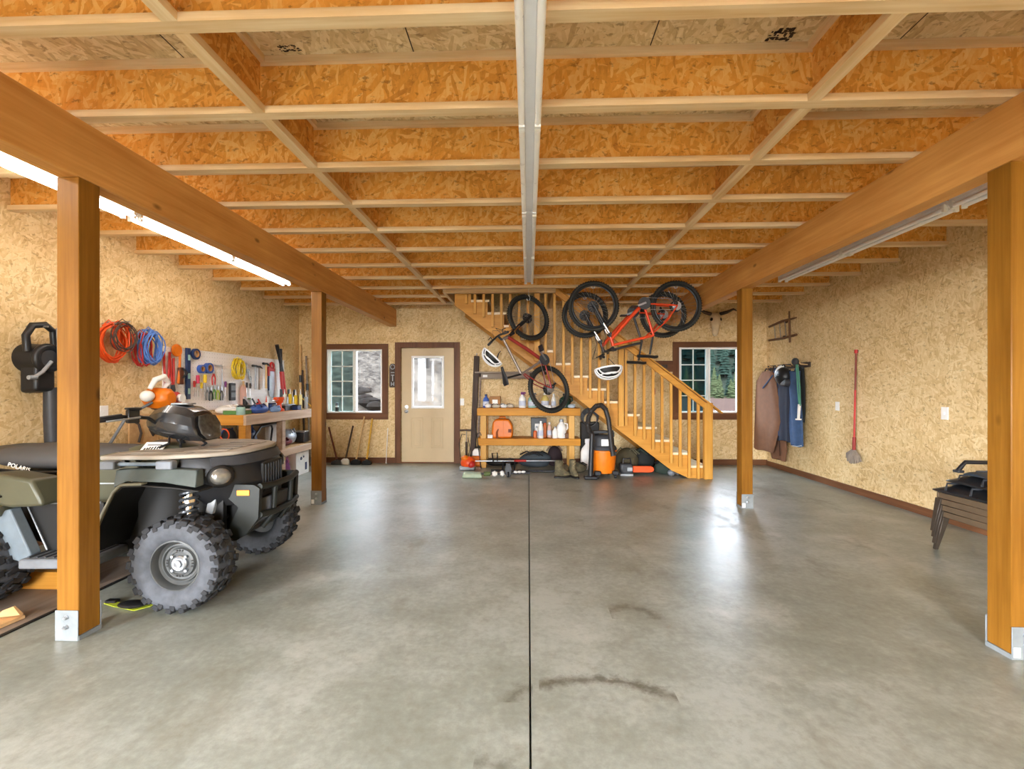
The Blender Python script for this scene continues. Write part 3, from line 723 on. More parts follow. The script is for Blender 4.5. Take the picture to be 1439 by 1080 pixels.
def lettering(txt, size, M, mat, parent, name='lettering', ext=.0006):
    cu = bpy.data.curves.new(name, 'FONT'); cu.body = txt; cu.size = size; cu.extrude = ext; cu.align_x = 'CENTER'; cu.align_y = 'CENTER'; cu.space_character = 1.08; cu.offset = size*.012
    o = bpy.data.objects.new(name, cu); COL.objects.link(o); cu.materials.append(mat); o.parent = parent
    root = parent
    while root.parent: root = root.parent
    Ml = root.matrix_basis.inverted() @ M
    bpy.context.view_layer.update(); dg = bpy.context.evaluated_depsgraph_get()
    me = bpy.data.meshes.new_from_object(o.evaluated_get(dg)); me.transform(Ml); me.name = name
    if not me.materials: me.materials.append(mat)
    bpy.data.objects.remove(o); n_ = bpy.data.objects.new(name, me); COL.objects.link(n_); n_.parent = parent
    return n_
pa, pb = PY(14, 652.5, 2.995), PY(42, 660, 2.995); ang = math.atan2(pb.z - pa.z, pb.x - pa.x)
Tl = Matrix.Translation((pa + pb)/2 + Vector((0, -.006, 0))) @ Matrix.Rotation(-ang, 4, 'Y') @ Matrix.Rotation(PI/2 - .12, 4, 'X')
lettering('POLARIS', .040, Tl, M_DECAL, seat)
# rear bodywork
for s in (-1, 1):
    Mx = QM @ Matrix.Translation((0, s*.47, 0)) @ Matrix.Rotation(PI/2, 4, 'X')
    m = MB(); m.prism([(-1.36, .80), (-1.30, .835), (-1.06, .85), (-.86, .815), (-.80, .70), (-.79, .655), (-.98, .645), (-1.06, .66), (-1.12, .74)], -.09, .09, Mx); rf = m.obj('rear_fender', M_OLIVE, q, .02, 3)
    m = MB(); m.prism([(-1.55, .84), (-1.30, .845), (-1.04, .66), (-1.08, .58), (-1.2, .70), (-1.55, .80)], -.07, .10, Mx); m.obj('fender_flare', M_OLIVE, rf, .01, 2)
    m = MB(); m.prism([(-1.03, .63), (-.55, .64), (-.56, .33), (-.91, .34)], -.012, .012, QM @ Matrix.Translation((0, s*.40, 0)) @ Matrix.Rotation(PI/2, 4, 'X')); fw = m.obj('footwell_panel', M_LINER, q)
    m = MB(); m.tube([L(-.56, s*.42, .645), L(-1.03, s*.42, .638), L(-.90, s*.42, .345)], .006, 6); m.obj('panel_edge', M_LGREY, fw)
    m = MB(); m.prism([(-1.20, .66), (-1.07, .62), (-1.03, .63), (-.90, .345), (-.96, .30), (-1.06, .33), (-1.13, .50)], -.035, .035, QM @ Matrix.Translation((0, s*.485, 0)) @ Matrix.Rotation(PI/2, 4, 'X')); m.obj('mud_guard', M_BLUEGREY, q, .008, 2)
    m = MB(); m.bx(-.93, -.50, min(s*.28, s*.57), max(s*.28, s*.57), .275, .335, QM); fl = m.obj('footrest', M_GREY, q, .012, 2)
    m = MB()
    for k in range(8): x = -.90 + k*.05; m.bx(x, x + .012, min(s*.31, s*.54), max(s*.31, s*.54), .335, .342, QM)
    m.obj('footrest_rib', M_DGREY, fl)
m = MB(); m.prism([(-1.95, -.45), (-1.5, -.46), (-1.5, .46), (-1.95, .45)], .90, .925, QM); m.obj('rear_rack', M_DGREY, q, .008)
# steering
m = MB(); m.tube([L(-.30, 0, .9), L(-.40, 0, 1.08)], .022, 10); m.obj('steering_stem', M_BLACK, q)
m = MB(); bar = [L(-.58, -.40, 1.17), L(-.52, -.30, 1.185), L(-.45, -.18, 1.17), L(-.41, -.10, 1.10), L(-.40, 0, 1.09), L(-.41, .10, 1.10), L(-.45, .18, 1.17), L(-.52, .30, 1.185), L(-.58, .40, 1.17)]
m.tube(bar, .0125, 10); hb = m.obj('handlebar', M_BLACK, q)
for s in (-1, 1):
    m = MB(); a, b = L(-.52, s*.31, 1.184), L(-.595, s*.425, 1.168); m.tube([a, b], [.022, .020], 12); m.tube([b, b + (b - a)*.06], .024, 12); m.obj('grip', M_BLACK, hb)
    m = MB(); T = QM @ Matrix.Translation((-.485, s*.265, 1.185)) @ Matrix.Rotation(s*.55, 4, 'Z'); m.box((0, 0, .0), (.05, .065, .09), T); m.box((.01, 0, .052), (.06, .08, .016), T); m.obj('brake_master', M_BLACK, hb, .005)
    m = MB(); m.tube([L(-.43, s*.27, 1.18), L(-.45, s*.36, 1.172), L(-.52, s*.43, 1.16)], .006, 8); m.obj('brake_lever', M_LGREY, hb)
m = MB(); rings = []
for x, hw, zt, zb, dx in ((-.56, .055, 1.17, 1.09, 0), (-.49, .12, 1.225, 1.045, 0), (-.38, .165, 1.262, 1.02, .01), (-.26, .165, 1.245, 1.0, .03), (-.185, .145, 1.205, .995, .055)):
    h = zt - zb
    rings.append([L(x + dx*(1 - b), a*hw, zb + b*h) for a, b in ((.55, 0), (.92, .2), (1, .5), (.9, .78), (.55, .97), (0, 1), (-.55, .97), (-.9, .78), (-1, .5), (-.92, .2), (-.55, 0))])
m.loft(rings); pod = m.obj('headlight_pod', simple('glossy_dark_pod', '2a2a2b', .24, 0, .1, 6, .5), q, .012, 2, 24)
m = MB(); ctr = L(-.135, 0, 1.10); rings = []
for k, sc in ((0, 1), (.5, .96), (1, .6)):
    rings.append([L(-.165 + .05*(1 - b) + .018*k, a*.125*sc, 1.008 + (.5 + (b - .5)*sc)*.18) for a, b in ((.6, 0), (.95, .25), (1, .6), (.75, .95), (0, 1), (-.75, .95), (-1, .6), (-.95, .25), (-.6, 0))])
m.loft(rings); m.obj('pod_lens', simple('dark_pod_lens', '5c5a55', .12, .4, .3, 30), pod, .004, 1, 30)
m = MB(); m.box((-.33, -.0, 1.262), (.12, .1, .012), QM); m.obj('gauge', M_LGREY, pod, .004)
m = MB(); m.tube([L(-.36, -.1, 1.03), L(-.32, -.16, .99), L(-.36, -.2, .965)], .008, 8); m.obj('cable', M_BLACK, q); m = MB(); m.tube([L(-.30, -.08, 1.02), L(-.26, -.13, .98), L(-.28, -.1, .955)], .008, 8); m.obj('cable', M_BLACK, q); m = MB(); m.tube([L(-.24, .05, 1.0), L(-.18, .02, .97), L(-.2, 0, .95)], .009, 8); m.obj('cable', M_BLACK, q)
# ================================================================ hanging bicycles
M_BFRAME = simple('grey_bike_frame', '8d8178', .35, .4)
M_DRED = simple('dark_red_bike_frame', '8e2a26', .35, .1)
M_BORANGE = simple('orange_red_bike_frame', 'd8451c', .32, .05)
M_BDARK = simple('dark_bike_frame', '3f3a3a', .38, .2)
M_SPOKE = simple('spoke_steel', 'a8a6a2', .35, .8)
def bike(label, fh, rh, uphint, R, mats, group='hanging mountain bikes', bars=.30, steer=0.0, sad=.30):
    """fh, rh: front and rear hub; uphint: direction from the wheels to the saddle"""
    f = (fh - rh); wb = f.length; x = f.normalized(); up = Vector(uphint); up = (up - x * up.dot(x)).normalized(); y = up.cross(x)
    t = thing('mountain_bike', label, 'bicycle', (0, 0, 0), 0, group)
    t.matrix_basis = Matrix(((x.x, y.x, up.x, rh.x), (x.y, y.y, up.y, rh.y), (x.z, y.z, up.z, rh.z), (0, 0, 0, 1)))
    B = t.matrix_basis.copy(); s = wb / 1.12
    def P(a, b, c): return B @ Vector((a*s, b, c*s))
    fm, dm = mats
    for nm, cx in (('front_wheel', 1.12), ('rear_wheel', 0)):
        c = P(cx, 0, 0)
        m = MB(); m.torus(c, R - .026, .026, y, 48, 10)
        n = 60
        xx, yy, dd = frame_of(y)
        for i in range(n):
            a = 2*PI*i/n; e = xx*math.cos(a) + yy*math.sin(a); tt = y.cross(e)
            for sd in (-.010, .010): m.bar(c + e*(R - .004) + y*sd, c + e*(R + .004) + y*sd, .008, .012, tt)
        w = m.obj(nm, M_BRUB, t)
        m = MB(); m.torus(c, R - .062, .013, y, 48, 8, .9); m.obj('rim', M_BLACK, w)
        m = MB()
        for i in range(28):
            a = 2*PI*i/28; a2 = a + (.5 if i % 2 else -.5)
            e = xx*math.cos(a) + yy*math.sin(a); h = xx*math.cos(a2) + yy*math.sin(a2)
            m.tube([c + h*.028 + y*(.028 if i % 4 < 2 else -.028), c + e*(R - .07)], .0016, 4)
        m.obj('spoke', M_SPOKE, w)
        m = MB(); m.cyl(c - y*.05, c + y*.05, .019, n=14); m.cyl(c + y*.034, c + y*.037, .08, n=24); m.obj('hub', M_BLACK, w)
        if nm == 'rear_wheel':
            m = MB()
            for k in range(5): m.cyl(c - y*(.034 + k*.006), c - y*(.037 + k*.006), .062 - k*.009, n=22)
            m.obj('cassette', M_STEEL, w)
    BB = (.44, 0, -.03); ST = (.30, 0, .40); HT = (.845, 0, .545); HB = (.885, 0, .425)
    m = MB(); m.tube([P(*BB), P(*ST)], .018, 10); m.tube([P(*ST), P(.84, 0, .53)], .019, 10)
    m.tube([P(*HB), P(*HT)], .024, 12); m.cyl(P(.44, -.04, -.03), P(.44, .04, -.03), .026)
    fr = m.obj('frame', fm, t)
    m = MB(); m.tube([P(.455, 0, -.02), P(.66, 0, .20), P(.875, 0, .455)], [.025, .027, .025], 12); m.obj('down_tube', dm, fr)
    m = MB()
    for sd in (-1, 1):
        m.tube([P(.44, sd*.03, -.03), P(.2, sd*.055, -.015), P(0, sd*.065, 0)], .011, 8); m.tube([P(.30, sd*.02, .36), P(.13, sd*.055, .2), P(0, sd*.065, 0)], .009, 8)
    m.obj('rear_stay', dm, fr)
    m = MB()
    for sd in (-1, 1): m.tube([P(.905, sd*.062, .385), P(1.02, sd*.062, .19)], .0165, 10); m.tube([P(1.0, sd*.062, .225), P(1.12, sd*.062, 0)], .022, 10)
    m.tube([P(.90, -.075, .385), P(.90, .075, .385)], .022, 10); m.tube([P(.885, 0, .425), P(.90, 0, .385)], .022); fk = m.obj('fork', M_BLACK, t)
    m = MB()
    for sd in (-1, 1): m.tube([P(.915, sd*.062, .37), P(.99, sd*.062, .245)], .0172, 10)
    m.obj('fork_stanchion', M_CHROME, fk)
    m = MB(); m.tube([P(.84, 0, .56), P(.90, 0, .60)], .017, 10)
    cs, sn = math.cos(steer), math.sin(steer)
    bp = [(.02, -bars), (.04, -bars*.5), (.06, -.05), (.06, .05), (.04, bars*.5), (.02, bars)]
    bp = [P(.85 + a*cs - b*sn, b*cs + a*sn, .60 + (.02 if abs(b) > .1 else 0)) for a, b in bp]
    m.tube(bp, .0145, 10); h = m.obj('handlebar', M_BLACK, t)
    
    for i, j in ((0, 1), (-1, -2)): m = MB(); m.tube([bp[i], bp[i].lerp(bp[j], .75)], .019, 10); m.obj('grip', M_DGREY, h)
    for i, j in ((0, 1), (-1, -2)):
        a, b = bp[i], bp[j]; m = MB(); m.tube([a.lerp(b, .95), a.lerp(b, .8) + x*.06, a.lerp(b, .25) + x*.06], .006, 6); m.obj('brake_lever', M_BLACK, h)
    for i, j in ((1, 2), (-2, -3)):
        m = MB()
        m.tube([bp[i].lerp(bp[j], .3), bp[j] + x*.1 + up*.04, P(.95, 0, .42), P(1.0, .06 if i > 0 else -.06, .2)], .0035, 5); m.obj('cable', M_BLACK, h)
    sx = sad
    m = MB(); m.tube([P(.305, 0, .38), P(sx - .01, 0, .66)], .0145, 10); sp = m.obj('seat_post', M_BLACK, t)
    m = MB(); rings = []
    for a, w, z in ((-.11, .06, .70), (-.07, .075, .705), (0, .06, .695), (.08, .028, .693), (.16, .018, .69)):
        rings.append([P(sx + a, k*w/1, z + dz) for k, dz in ((-1, -.018), (-.6, .008), (0, .012), (.6, .008), (1, -.018), (0, -.03))])
    m.loft(rings); m.obj('saddle', M_BLACK, t, 0, 1, 60)
    m = MB(); c = P(.44, -.05, -.03)
    m.cyl(c, c - y*.006, .085, n=28); m.cyl(c - y*.008, c - y*.012, .06, n=24); cr = m.obj('chainring', M_DGREY, t)
    ca = PI*.12; dv = x*math.cos(ca) + up*math.sin(ca)
    for sd, k in ((-1, 1), (1, -1)):
        a0 = P(.44, 0, -.03) + y*(sd*.075); e = a0 + dv*(.17*k); m = MB(); m.bar(a0 - dv*(.02*k), e, .024, .014, y); m.obj('crank', M_STEEL, cr)
    for sd, k in ((-1, 1), (1, -1)):
        e = P(.44, 0, -.03) + y*(sd*.085) + dv*(.17*k); m = MB(); m.bx(-.045, .045, min(0, sd*.09), max(0, sd*.09), -.010, .010, Matrix.Translation(e) @ B.to_3x3().to_4x4()); m.obj('pedal', M_BLACK, cr, .003)
    m = MB()
    m.tube([P(.44, 0, -.03) - y*.05 + up*.082, P(0, 0, 0) - y*.045 + up*.055], .004, 5); m.tube([P(.44, 0, -.03) - y*.05 - up*.082, P(.06, 0, -.09) - y*.045, P(.0, 0, -.055) - y*.045], .004, 5)
    m.obj('chain', M_STEEL, cr)
    m = MB(); m.bar(P(.02, 0, -.02) - y*.06, P(.06, 0, -.10) - y*.05, .022, .03, y); m.ell(P(.02, 0, -.03) - y*.062, (.03, .02, .03)); m.obj('derailleur', M_BLACK, t)
    return t, P, y, up
def helmet(label, c, fwd, up, col, group=None, s=1.0):
    x = Vector(fwd).normalized(); z = Vector(up); z = (z - x*z.dot(x)).normalized(); y = z.cross(x)
    t = thing('bike_helmet', label, 'helmet', group=group)
    t.matrix_basis = Matrix(((x.x, y.x, z.x, c.x), (x.y, y.y, z.y, c.y), (x.z, y.z, z.z, c.z), (0, 0, 0, 1)))
    B = t.matrix_basis.copy(); m = MB()
    nr, nn = 9, 26; rings = []
    def pt(a, e, k=1.0): return B @ Vector((.15*s*k*math.cos(e)*math.cos(a), .108*s*k*math.cos(e)*math.sin(a), .115*s*k*math.sin(e) - .01))
    for i in range(nr + 1):
        e = (PI/2*.98) * i / nr
        rings.append([pt(2*PI*k/nn, e) for k in range(nn)])
    m.loft(rings); m.obj('liner', M_LINER, t, 0, 1, 60)
    # white shell ribs with open vents between
    m = MB()
    for yy in (-.8, -.42, 0, .42, .8):
        pts = []
        for k in range(15):
            a = PI * k / 14; cx = math.cos(a); lat = yy * (1 - .25*abs(cx))
            r2 = max(0, 1 - lat*lat)
            pts.append(B @ Vector((.156*s*cx*math.sqrt(r2), .114*s*lat, .12*s*math.sin(a)*math.sqrt(r2) - .008)))
        m.tube(pts, .009*s, 6)
    pts = [pt(2*PI*k/28, 0, 1.03) for k in range(28)]; m.tube(pts, .011*s, 6, True)
    m.tube([pt(2*PI*k/24, .62, 1.02) for k in range(24)], .007*s, 6, True)
    m.obj('shell', col, t, 0, 1, 60)
    m = MB()
    for sd in (-1, 1): m.tube([B @ Vector((.07*s, sd*.09*s, 0)), B @ Vector((.03, sd*.06*s, -.09*s)), B @ Vector((.03, 0, -.13*s))], .005, 6)
    m.obj('hanging_strap', M_BLACK, t)
    return t
# grey and dark red one hanging nose-up beside the strip light
fh, rh = PY(742.8, 445.7, 6.74), PY(771.6, 546.5, 6.66)
b1, P1, y1, u1 = bike('grey and dark red mountain bike hanging nose-up over the orange shelf bench', fh, rh, (-.86, -.50, .12), .352, (M_BFRAME, M_DRED), sad=.30)
# orange one, wheels up, in front
fh2, rh2 = PY(834, 430, 6.40), PY(950, 430, 6.40)
b2, P2, y2, u2 = bike('orange red mountain bike hanging wheels-up, closest of the upturned pair', fh2, rh2, (-.05, 0, -1), .352, (M_BORANGE, M_BORANGE), sad=.36, steer=.0)
fh3, rh3 = PY(822, 442.5, 6.80), PY(932, 442, 6.80)
b3, P3, y3, u3 = bike('dark framed mountain bike hanging wheels-up behind the orange red bike', fh3, rh3, (-.05, 0, -1), .339, (M_BDARK, M_BORANGE), bars=.15, sad=.36)
helmet('white bike helmet hooked on the bars of the nose-up bike', PY(692, 501, 6.10), (.72, .1, -.66), (-.66, -.1, -.72), M_WHITE, 'white helmets', 1.0)
helmet('white vented helmet dangling under the orange red bike', PY(855, 519, 6.30), (1, .1, .12), (.1, -.25, -1), M_WHITE, 'white helmets', 1.2)
# hooks and cords from the joists
M_CORD = simple('pale_cord', 'd8d0c4', .6)
def hanger(label, p, dz=0):
    t = thing('ceiling_hook', label, 'hook', (p.x, p.y, ZJ), group='bike hooks')
    m = MB(); m.tube([(p.x, p.y, ZJ + .02), (p.x, p.y, p.z + .03)], .0035, 6); m.obj('hanging_cord', M_CORD, t)
    m = MB(); m.tube([(p.x, p.y, p.z + .05), (p.x + .02, p.y, p.z + .01), (p.x + .015, p.y, p.z - .03), (p.x - .015, p.y, p.z - .035), (p.x - .03, p.y, p.z - .01)], .004, 6); m.obj('hook', M_WHITE, t)
for fhx, R, lb in ((fh, .352, 'cord and hook holding the front wheel of the nose-up bike'), (fh2, .352, 'cord and hook holding the front wheel of the orange red bike'), (rh2, .352, 'cord and hook holding the rear wheel of the orange red bike'), (fh3, .339, 'cord and hook holding the front wheel of the dark bike'), (rh3, .339, 'cord and hook holding the rear wheel of the dark bike')):
    hanger(lb, fhx + Vector((0, 0, R - .07)))
# ================================================================ quad side: wall, bench, floor
def FL(p): return Matrix(((0, 0, 1, p[0]), (1, 0, 0, p[1]), (0, 1, 0, p[2]), (0, 0, 0, 1)))      # on the pegboard wall: a=+Y b=up c=out
def FB(p): return Matrix(((1, 0, 0, p[0]), (0, 0, -1, p[1]), (0, 1, 0, p[2]), (0, 0, 0, 1)))      # on the end wall: a=+X b=up c=out
def FR(p): return Matrix(((0, 0, -1, p[0]), (-1, 0, 0, p[1]), (0, 1, 0, p[2]), (0, 0, 0, 1)))     # on the coat wall: a=-Y b=up c=out
XW = XL + .001; XP = XL + .013
def lathe_obj(name, prof, mat, parent, M, n=18, **k): return MB().lathe(prof, n, M).obj(name, mat, parent, **k)
# --- floor sheets under the quad
m = MB(); m.bx(-4.26, -2.93, 1.55, 3.62, .0005, .0055); pl = tag(m.obj('plywood_sheet', M_PLY, None, .002), 'dusty plywood sheet lying on the floor under the quad bike', 'plywood sheet')
m = MB(); m.bx(-2.93, -2.905, 1.55, 3.62, .0005, .007); m.obj('dark_edge', M_LINER, pl)
m = MB(); m.prism([(-4.1, 2.25), (-3.02, 2.25), (-2.99, 2.62), (-3.1, 2.66), (-3.14, 2.55), (-4.1, 2.58)], .0065, .026); bd = tag(m.obj('plywood_offcut', M_PLYL, None, .002), 'pale plywood offcut with a splintered corner beside the front post', 'board')
m = MB(); m.loft([[(-3.12, 2.56, .034), (-3.0, 2.60, .034), (-3.0, 2.62, .034), (-3.1, 2.64, .034)], [(-3.07, 2.57, .075), (-3.03, 2.59, .09), (-3.03, 2.6, .09), (-3.06, 2.61, .075)]]); m.obj('splinter', M_PLYL, bd)
m = MB(); m.bx(-3.5, -3.02, 3.0, 3.10, .006, .125); tag(m.obj('timber_block', M_BENCHX, None, .004), 'thick orange timber lying on the plywood under the quad bike', 'timber')
t = thing('tie_down_strap', 'yellow green strap lying on the floor behind the near front tyre', 'strap', (-2.45, 2.85, 0))
m = MB(); pts = [PZ(150, 846, .004), PZ(163, 850, .004), PZ(178, 853, .004), PZ(192, 856, .004), PZ(215, 850, .004)]
m.loft([[p + Vector((0, -.02, 0)), p + Vector((0, .03, 0)), p + Vector((0, .03, .004)), p + Vector((0, -.02, .004))] for p in pts]); m.obj('webbing', simple('hi_vis_green', 'c2d23c', .6), t)
m = MB(); p = PZ(158, 845, .008); m.box((p.x, p.y, .012), (.07, .04, .02)); m.obj('buckle', M_BLACK, t, .004)
m = MB(); p = PZ(186, 851, .008); m.ell((p.x, p.y, .02), (.09, .05, .018)); m.obj('pad', M_BLACK, t)
# --- wall outlets
def plate(nm, label, M, w, h, slots=True, toggle=False):
    t = thing(nm, label, 'wall plate', tuple(M.translation)); m = MB(); m.bx(-w/2, w/2, -h/2, h/2, -.003, .006, M); m.obj('cover_plate', M_WPLAST, t, .002)
    if toggle: m = MB(); m.bx(-.006, .006, -.014, .012, .006, .018, M); m.obj('toggle', M_WHITE, t)
    else:
        for z in (-.022, .022): m = MB(); m.bx(-.016, .016, z - .014, z + .014, .006, .008, M); m.obj('socket_face', M_WPLAST, t)
    return t
plate('wall_outlet', 'white outlet cover on the strand board just past the front post', FL(PX(146, 580, XW)), .09, .15)
# --- leaf blower
p = PX(58, 503, -4.16); M = FL(p)
t = thing('leaf_blower', 'black leaf blower with a pale curved tube hanging behind the front post', 'leaf blower', tuple(p))
m = MB(); m.cyl(M @ Vector((0, 0, -.12)), M @ Vector((0, 0, .06)), .125, .115, 28); m.torus(M @ Vector((0, 0, .06)), .095, .03, (1, 0, 0), 28, 10); b = m.obj('fan_housing', M_BLACK, t)
m = MB(); m.cyl(M @ Vector((0, 0, .06)), M @ Vector((0, 0, .075)), .07, n=20); m.obj('intake_grille', M_DGREY, b)
m = MB(); m.tube([M @ Vector(v) for v in ((-.11, .05, 0), (-.12, .18, 0), (-.07, .27, 0), (.03, .29, 0), (.1, .24, 0), (.11, .08, 0))], .028, 10); m.obj('carry_handle', M_BLACK, t)
m = MB(); m.loft([[M @ Vector((x, y, z)) for x, y in ((-w, h0), (w, h0), (w, h1), (-w, h1))] for z, w, h0, h1 in ((-.1, .09, -.3, -.05), (.05, .08, -.28, -.05))]); m.obj('motor_body', M_BLACK, t, .03, 3)
m = MB(); m.tube([M @ Vector(v) for v in ((.10, .26, .06), (.065, .15, .11), (.06, -.05, .12), (.09, -.22, .09))], [.026, .03, .03, .024], 12); m.obj('pale_tube', M_LGREY, t)
m = MB(); m.tube([M @ Vector(v) for v in ((.08, -.25, 0), (.085, -.5, 0), (.11, -.9, 0))], [.05, .055, .06], 14); m.obj('blower_nozzle', M_DGREY, t)
m = MB(); m.tube([M @ Vector(v) for v in ((0, -.03, .09), (-.08, -.12, .1), (-.14, -.17, .09))], .014, 8); m.tube([M @ Vector(v) for v in ((-.12, -.165, .09), (-.18, -.17, .09))], .018, 8); m.obj('lever', M_LGREY, t)
m = MB(); m.cyl((XL - .01, p.y, p.z + .27), (-4.1, p.y, p.z + .27), .008); m.obj('wall_hook', M_STEEL, t)
# --- cords
def coil(label, u, v, mat, ry, rz, n, sd, name='extension_cord', cat='cord', thick=.006, x=-4.19, group=None):
    p = PX(u, v, x); R_ = random.Random(sd)
    t = thing(name, label, cat, tuple(p), group=group); m = MB(); pts = []
    for k in range(n):
        a1, b1 = ry*R_.uniform(.72, 1), rz*R_.uniform(.78, 1); dy, dz, dx = R_.uniform(-.03, .03), R_.uniform(-.02, .01), R_.uniform(-.05, .05)
        for i in range(18):
            a = 2*PI*i/18 + PI/2; pts.append((p.x + dx + .012*math.sin(3*a + k), p.y + dy + a1*math.cos(a), p.z + dz + b1*(math.sin(a) - (1 - rz*0)) * 1.0 + b1*1.0))
    m.tube(pts, thick, 6); m.obj('cord_loops', mat, t)
    m = MB(); m.tube([(p.x - .05, p.y - .05, p.z + rz*.8), (p.x, p.y - .035, p.z + rz*1.12), (p.x + .06, p.y + .02, p.z + rz*.7), (p.x + .02, p.y + .03, p.z + rz*.3)], thick, 6); m.obj('tie', mat, t)
    m = MB(); m.cyl((XL - .01, p.y, p.z + rz*.95), (p.x + .05, p.y, p.z + rz*.97), .007); m.obj('wall_hook', M_STEEL, t)
    return t
coil('big orange extension cord coil hanging on the strand board', 157, 481, M_ORED, .16, .20, 16, 1)
coil('thin dark cord coil hanging in front of the orange coil', 176, 472, M_DARKWOOD, .13, .15, 6, 2, thick=.005, x=-4.10)
coil('small orange cord coil beside the big orange one', 170, 474, M_ORED, .10, .15, 7, 3, x=-4.16)
coil('red cord coil tucked beside the blue cord', 200, 491, M_RED, .09, .19, 8, 4, x=-4.2)
coil('blue cord coil hanging at the end of the pegboard', 212, 488, simple('blue_cord', '5c86d0', .5), .12, .20, 16, 5, x=-4.17)
# --- pegboard
def peg_mat():
    N = NT('white_pegboard'); sp = N.n('ShaderNodeSeparateXYZ'); N.l(N.coord(False), sp.inputs[0])
    a, b = [N.math('SUBTRACT', N.math('FRACT', N.math('DIVIDE', N.math('ADD', sp.outputs[i], 50), .0508)), .5) for i in (1, 2)]
    d = N.math('SQRT', N.math('ADD', N.math('MULTIPLY', a, a), N.math('MULTIPLY', b, b)))
    N.bsdf(N.mix(N.math('LESS_THAN', d, .07), lin('efebe8'), lin('6a6560')), .5); return N.m
pegs = thing('pegboard', 'white pegboard of hand tools over the workbench', 'pegboard', (XP, 6.55, 1.48))
m = MB(); m.bx(XL + .0005, XP, 5.22, 7.88, 1.086, 1.862); m.obj('board', peg_mat(), pegs)
m = MB(); m.bx(XP - .006, XP + .006, 5.215, 7.885, 1.862, 1.872); m.obj('top_strip', M_WPLAST, pegs)
XT = XP + .012
def hung(nm, label, cat, u, v, group=None, x=XT):
    p = PX(u, v, x); t = thing(nm, label, cat, tuple(p), group=group)
    m = MB(); m.tube([(XP - .003, p.y, p.z + .012), (p.x + .012, p.y, p.z + .010), (p.x + .02, p.y, p.z + .02)], .003, 6); m.obj('peg_hook', M_STEEL, t)
    return t, FL(p)
# level
t, M = hung('spirit_level', 'long navy blue spirit level hung upright on the pegboard', 'level', 263, 491)
m = MB(); m.bx(-.035, .03, -.62, .02, 0, .025, M); b = m.obj('level_body', M_NAVY, t, .003)
for z in (-.1, -.33, -.52): m = MB(); m.bx(-.02, .018, z - .035, z + .035, .0255, .028, M); m.obj('vial', M_TEAL, b)
def roll(label, u, v, mat, R=.05, w=.035, edge=True, x=XT, group=None):
    t, M = hung('tape_roll', label, 'tape roll', u, v, group, x)
    c = M @ Vector((0, -R*.55, .02)); m = MB(); ax = (1, 0, 0)
    prof = [(R*.62, -w/2), (R, -w/2), (R, w/2), (R*.62, w/2)]
    m.lathe(prof, 24, Matrix.Translation(c) @ Matrix.Rotation(PI/2, 4, 'Y'), True); m.obj('tape', mat, t)
    m = MB(); m.lathe([(R*.56, -w*.52), (R*.64, -w*.52), (R*.64, w*.52), (R*.56, w*.52)], 24, Matrix.Translation(c) @ Matrix.Rotation(PI/2, 4, 'Y'), True); m.obj('core', M_BROWN, t)
roll('dark blue tape roll beside the level', 273, 493, M_NAVY, .07, .03)
roll('blue masking tape roll on the pegboard above the pink handle', 281, 515, M_BLUE, .055, .045)
roll('larger blue tape roll next to the masking tape', 291, 513, M_BLUE, .07, .05)
# loppers / bolt cutters with red handles
def loppers(label, u, v, mat, Ln=.52, tilt=0, sp=.05, grp='loppers on the pegboard'):
    t, M = hung('bolt_cutter', label, 'bolt cutter', u, v, grp); M = M @ Matrix.Rotation(tilt, 4, 'Z')
    for s in (-1, 1):
        m = MB(); m.tube([M @ Vector((s*sp*.9, 0, .02)), M @ Vector((s*sp*.7, -Ln*.4, .02)), M @ Vector((s*.012, -Ln*.72, .02))], [.014, .013, .009], 8); m.obj('handle', mat, t)
    m = MB(); m.prism([(-.02, -Ln*.7), (.02, -Ln*.7), (.03, -Ln*.85), (.006, -Ln), (-.006, -Ln), (-.03, -Ln*.85)], .01, .03, M); m.obj('jaw', M_DGREY, t, .003)
loppers('red handled bolt cutter beside the blue cord', 232, 494, M_RED, .55)
loppers('second pair of red handled cutters, darker jaws', 239, 503, M_RED, .45, .06, .03)
t, M = hung('nail_puller', 'orange hooked strap reel hanging between cutters and level', 'strap reel', 248, 490)
m = MB(); m.torus(M @ Vector((-.02, -.02, .02)), .06, .018, (1, 0, 0), 24, 8); m.cyl(M @ Vector((-.02, -.02, 0)), M @ Vector((-.02, -.02, .035)), .048, n=20); m.obj('reel', M_ORANGE, t)
m = MB(); m.tube([M @ Vector((.03, -.05, .02)), M @ Vector((.025, -.25, .02)), M @ Vector((.0, -.42, .02))], .014, 8); m.obj('strap', M_ORANGE, t)
t, M = hung('hand_plane', 'dark brown wooden handled tool under the orange strap reel', 'hand tool', 252, 517)
m = MB(); m.bx(-.035, .03, -.2, .01, .0, .04, M); m.obj('body', simple('dark_brown_wood', '5a2f1c', .5), t, .01, 2)
m = MB(); m.tube([M @ Vector((0, 0, .04)), M @ Vector((.03, -.06, .08)), M @ Vector((0, -.12, .04))], .012, 8); m.obj('handle', M_BLACK, t)
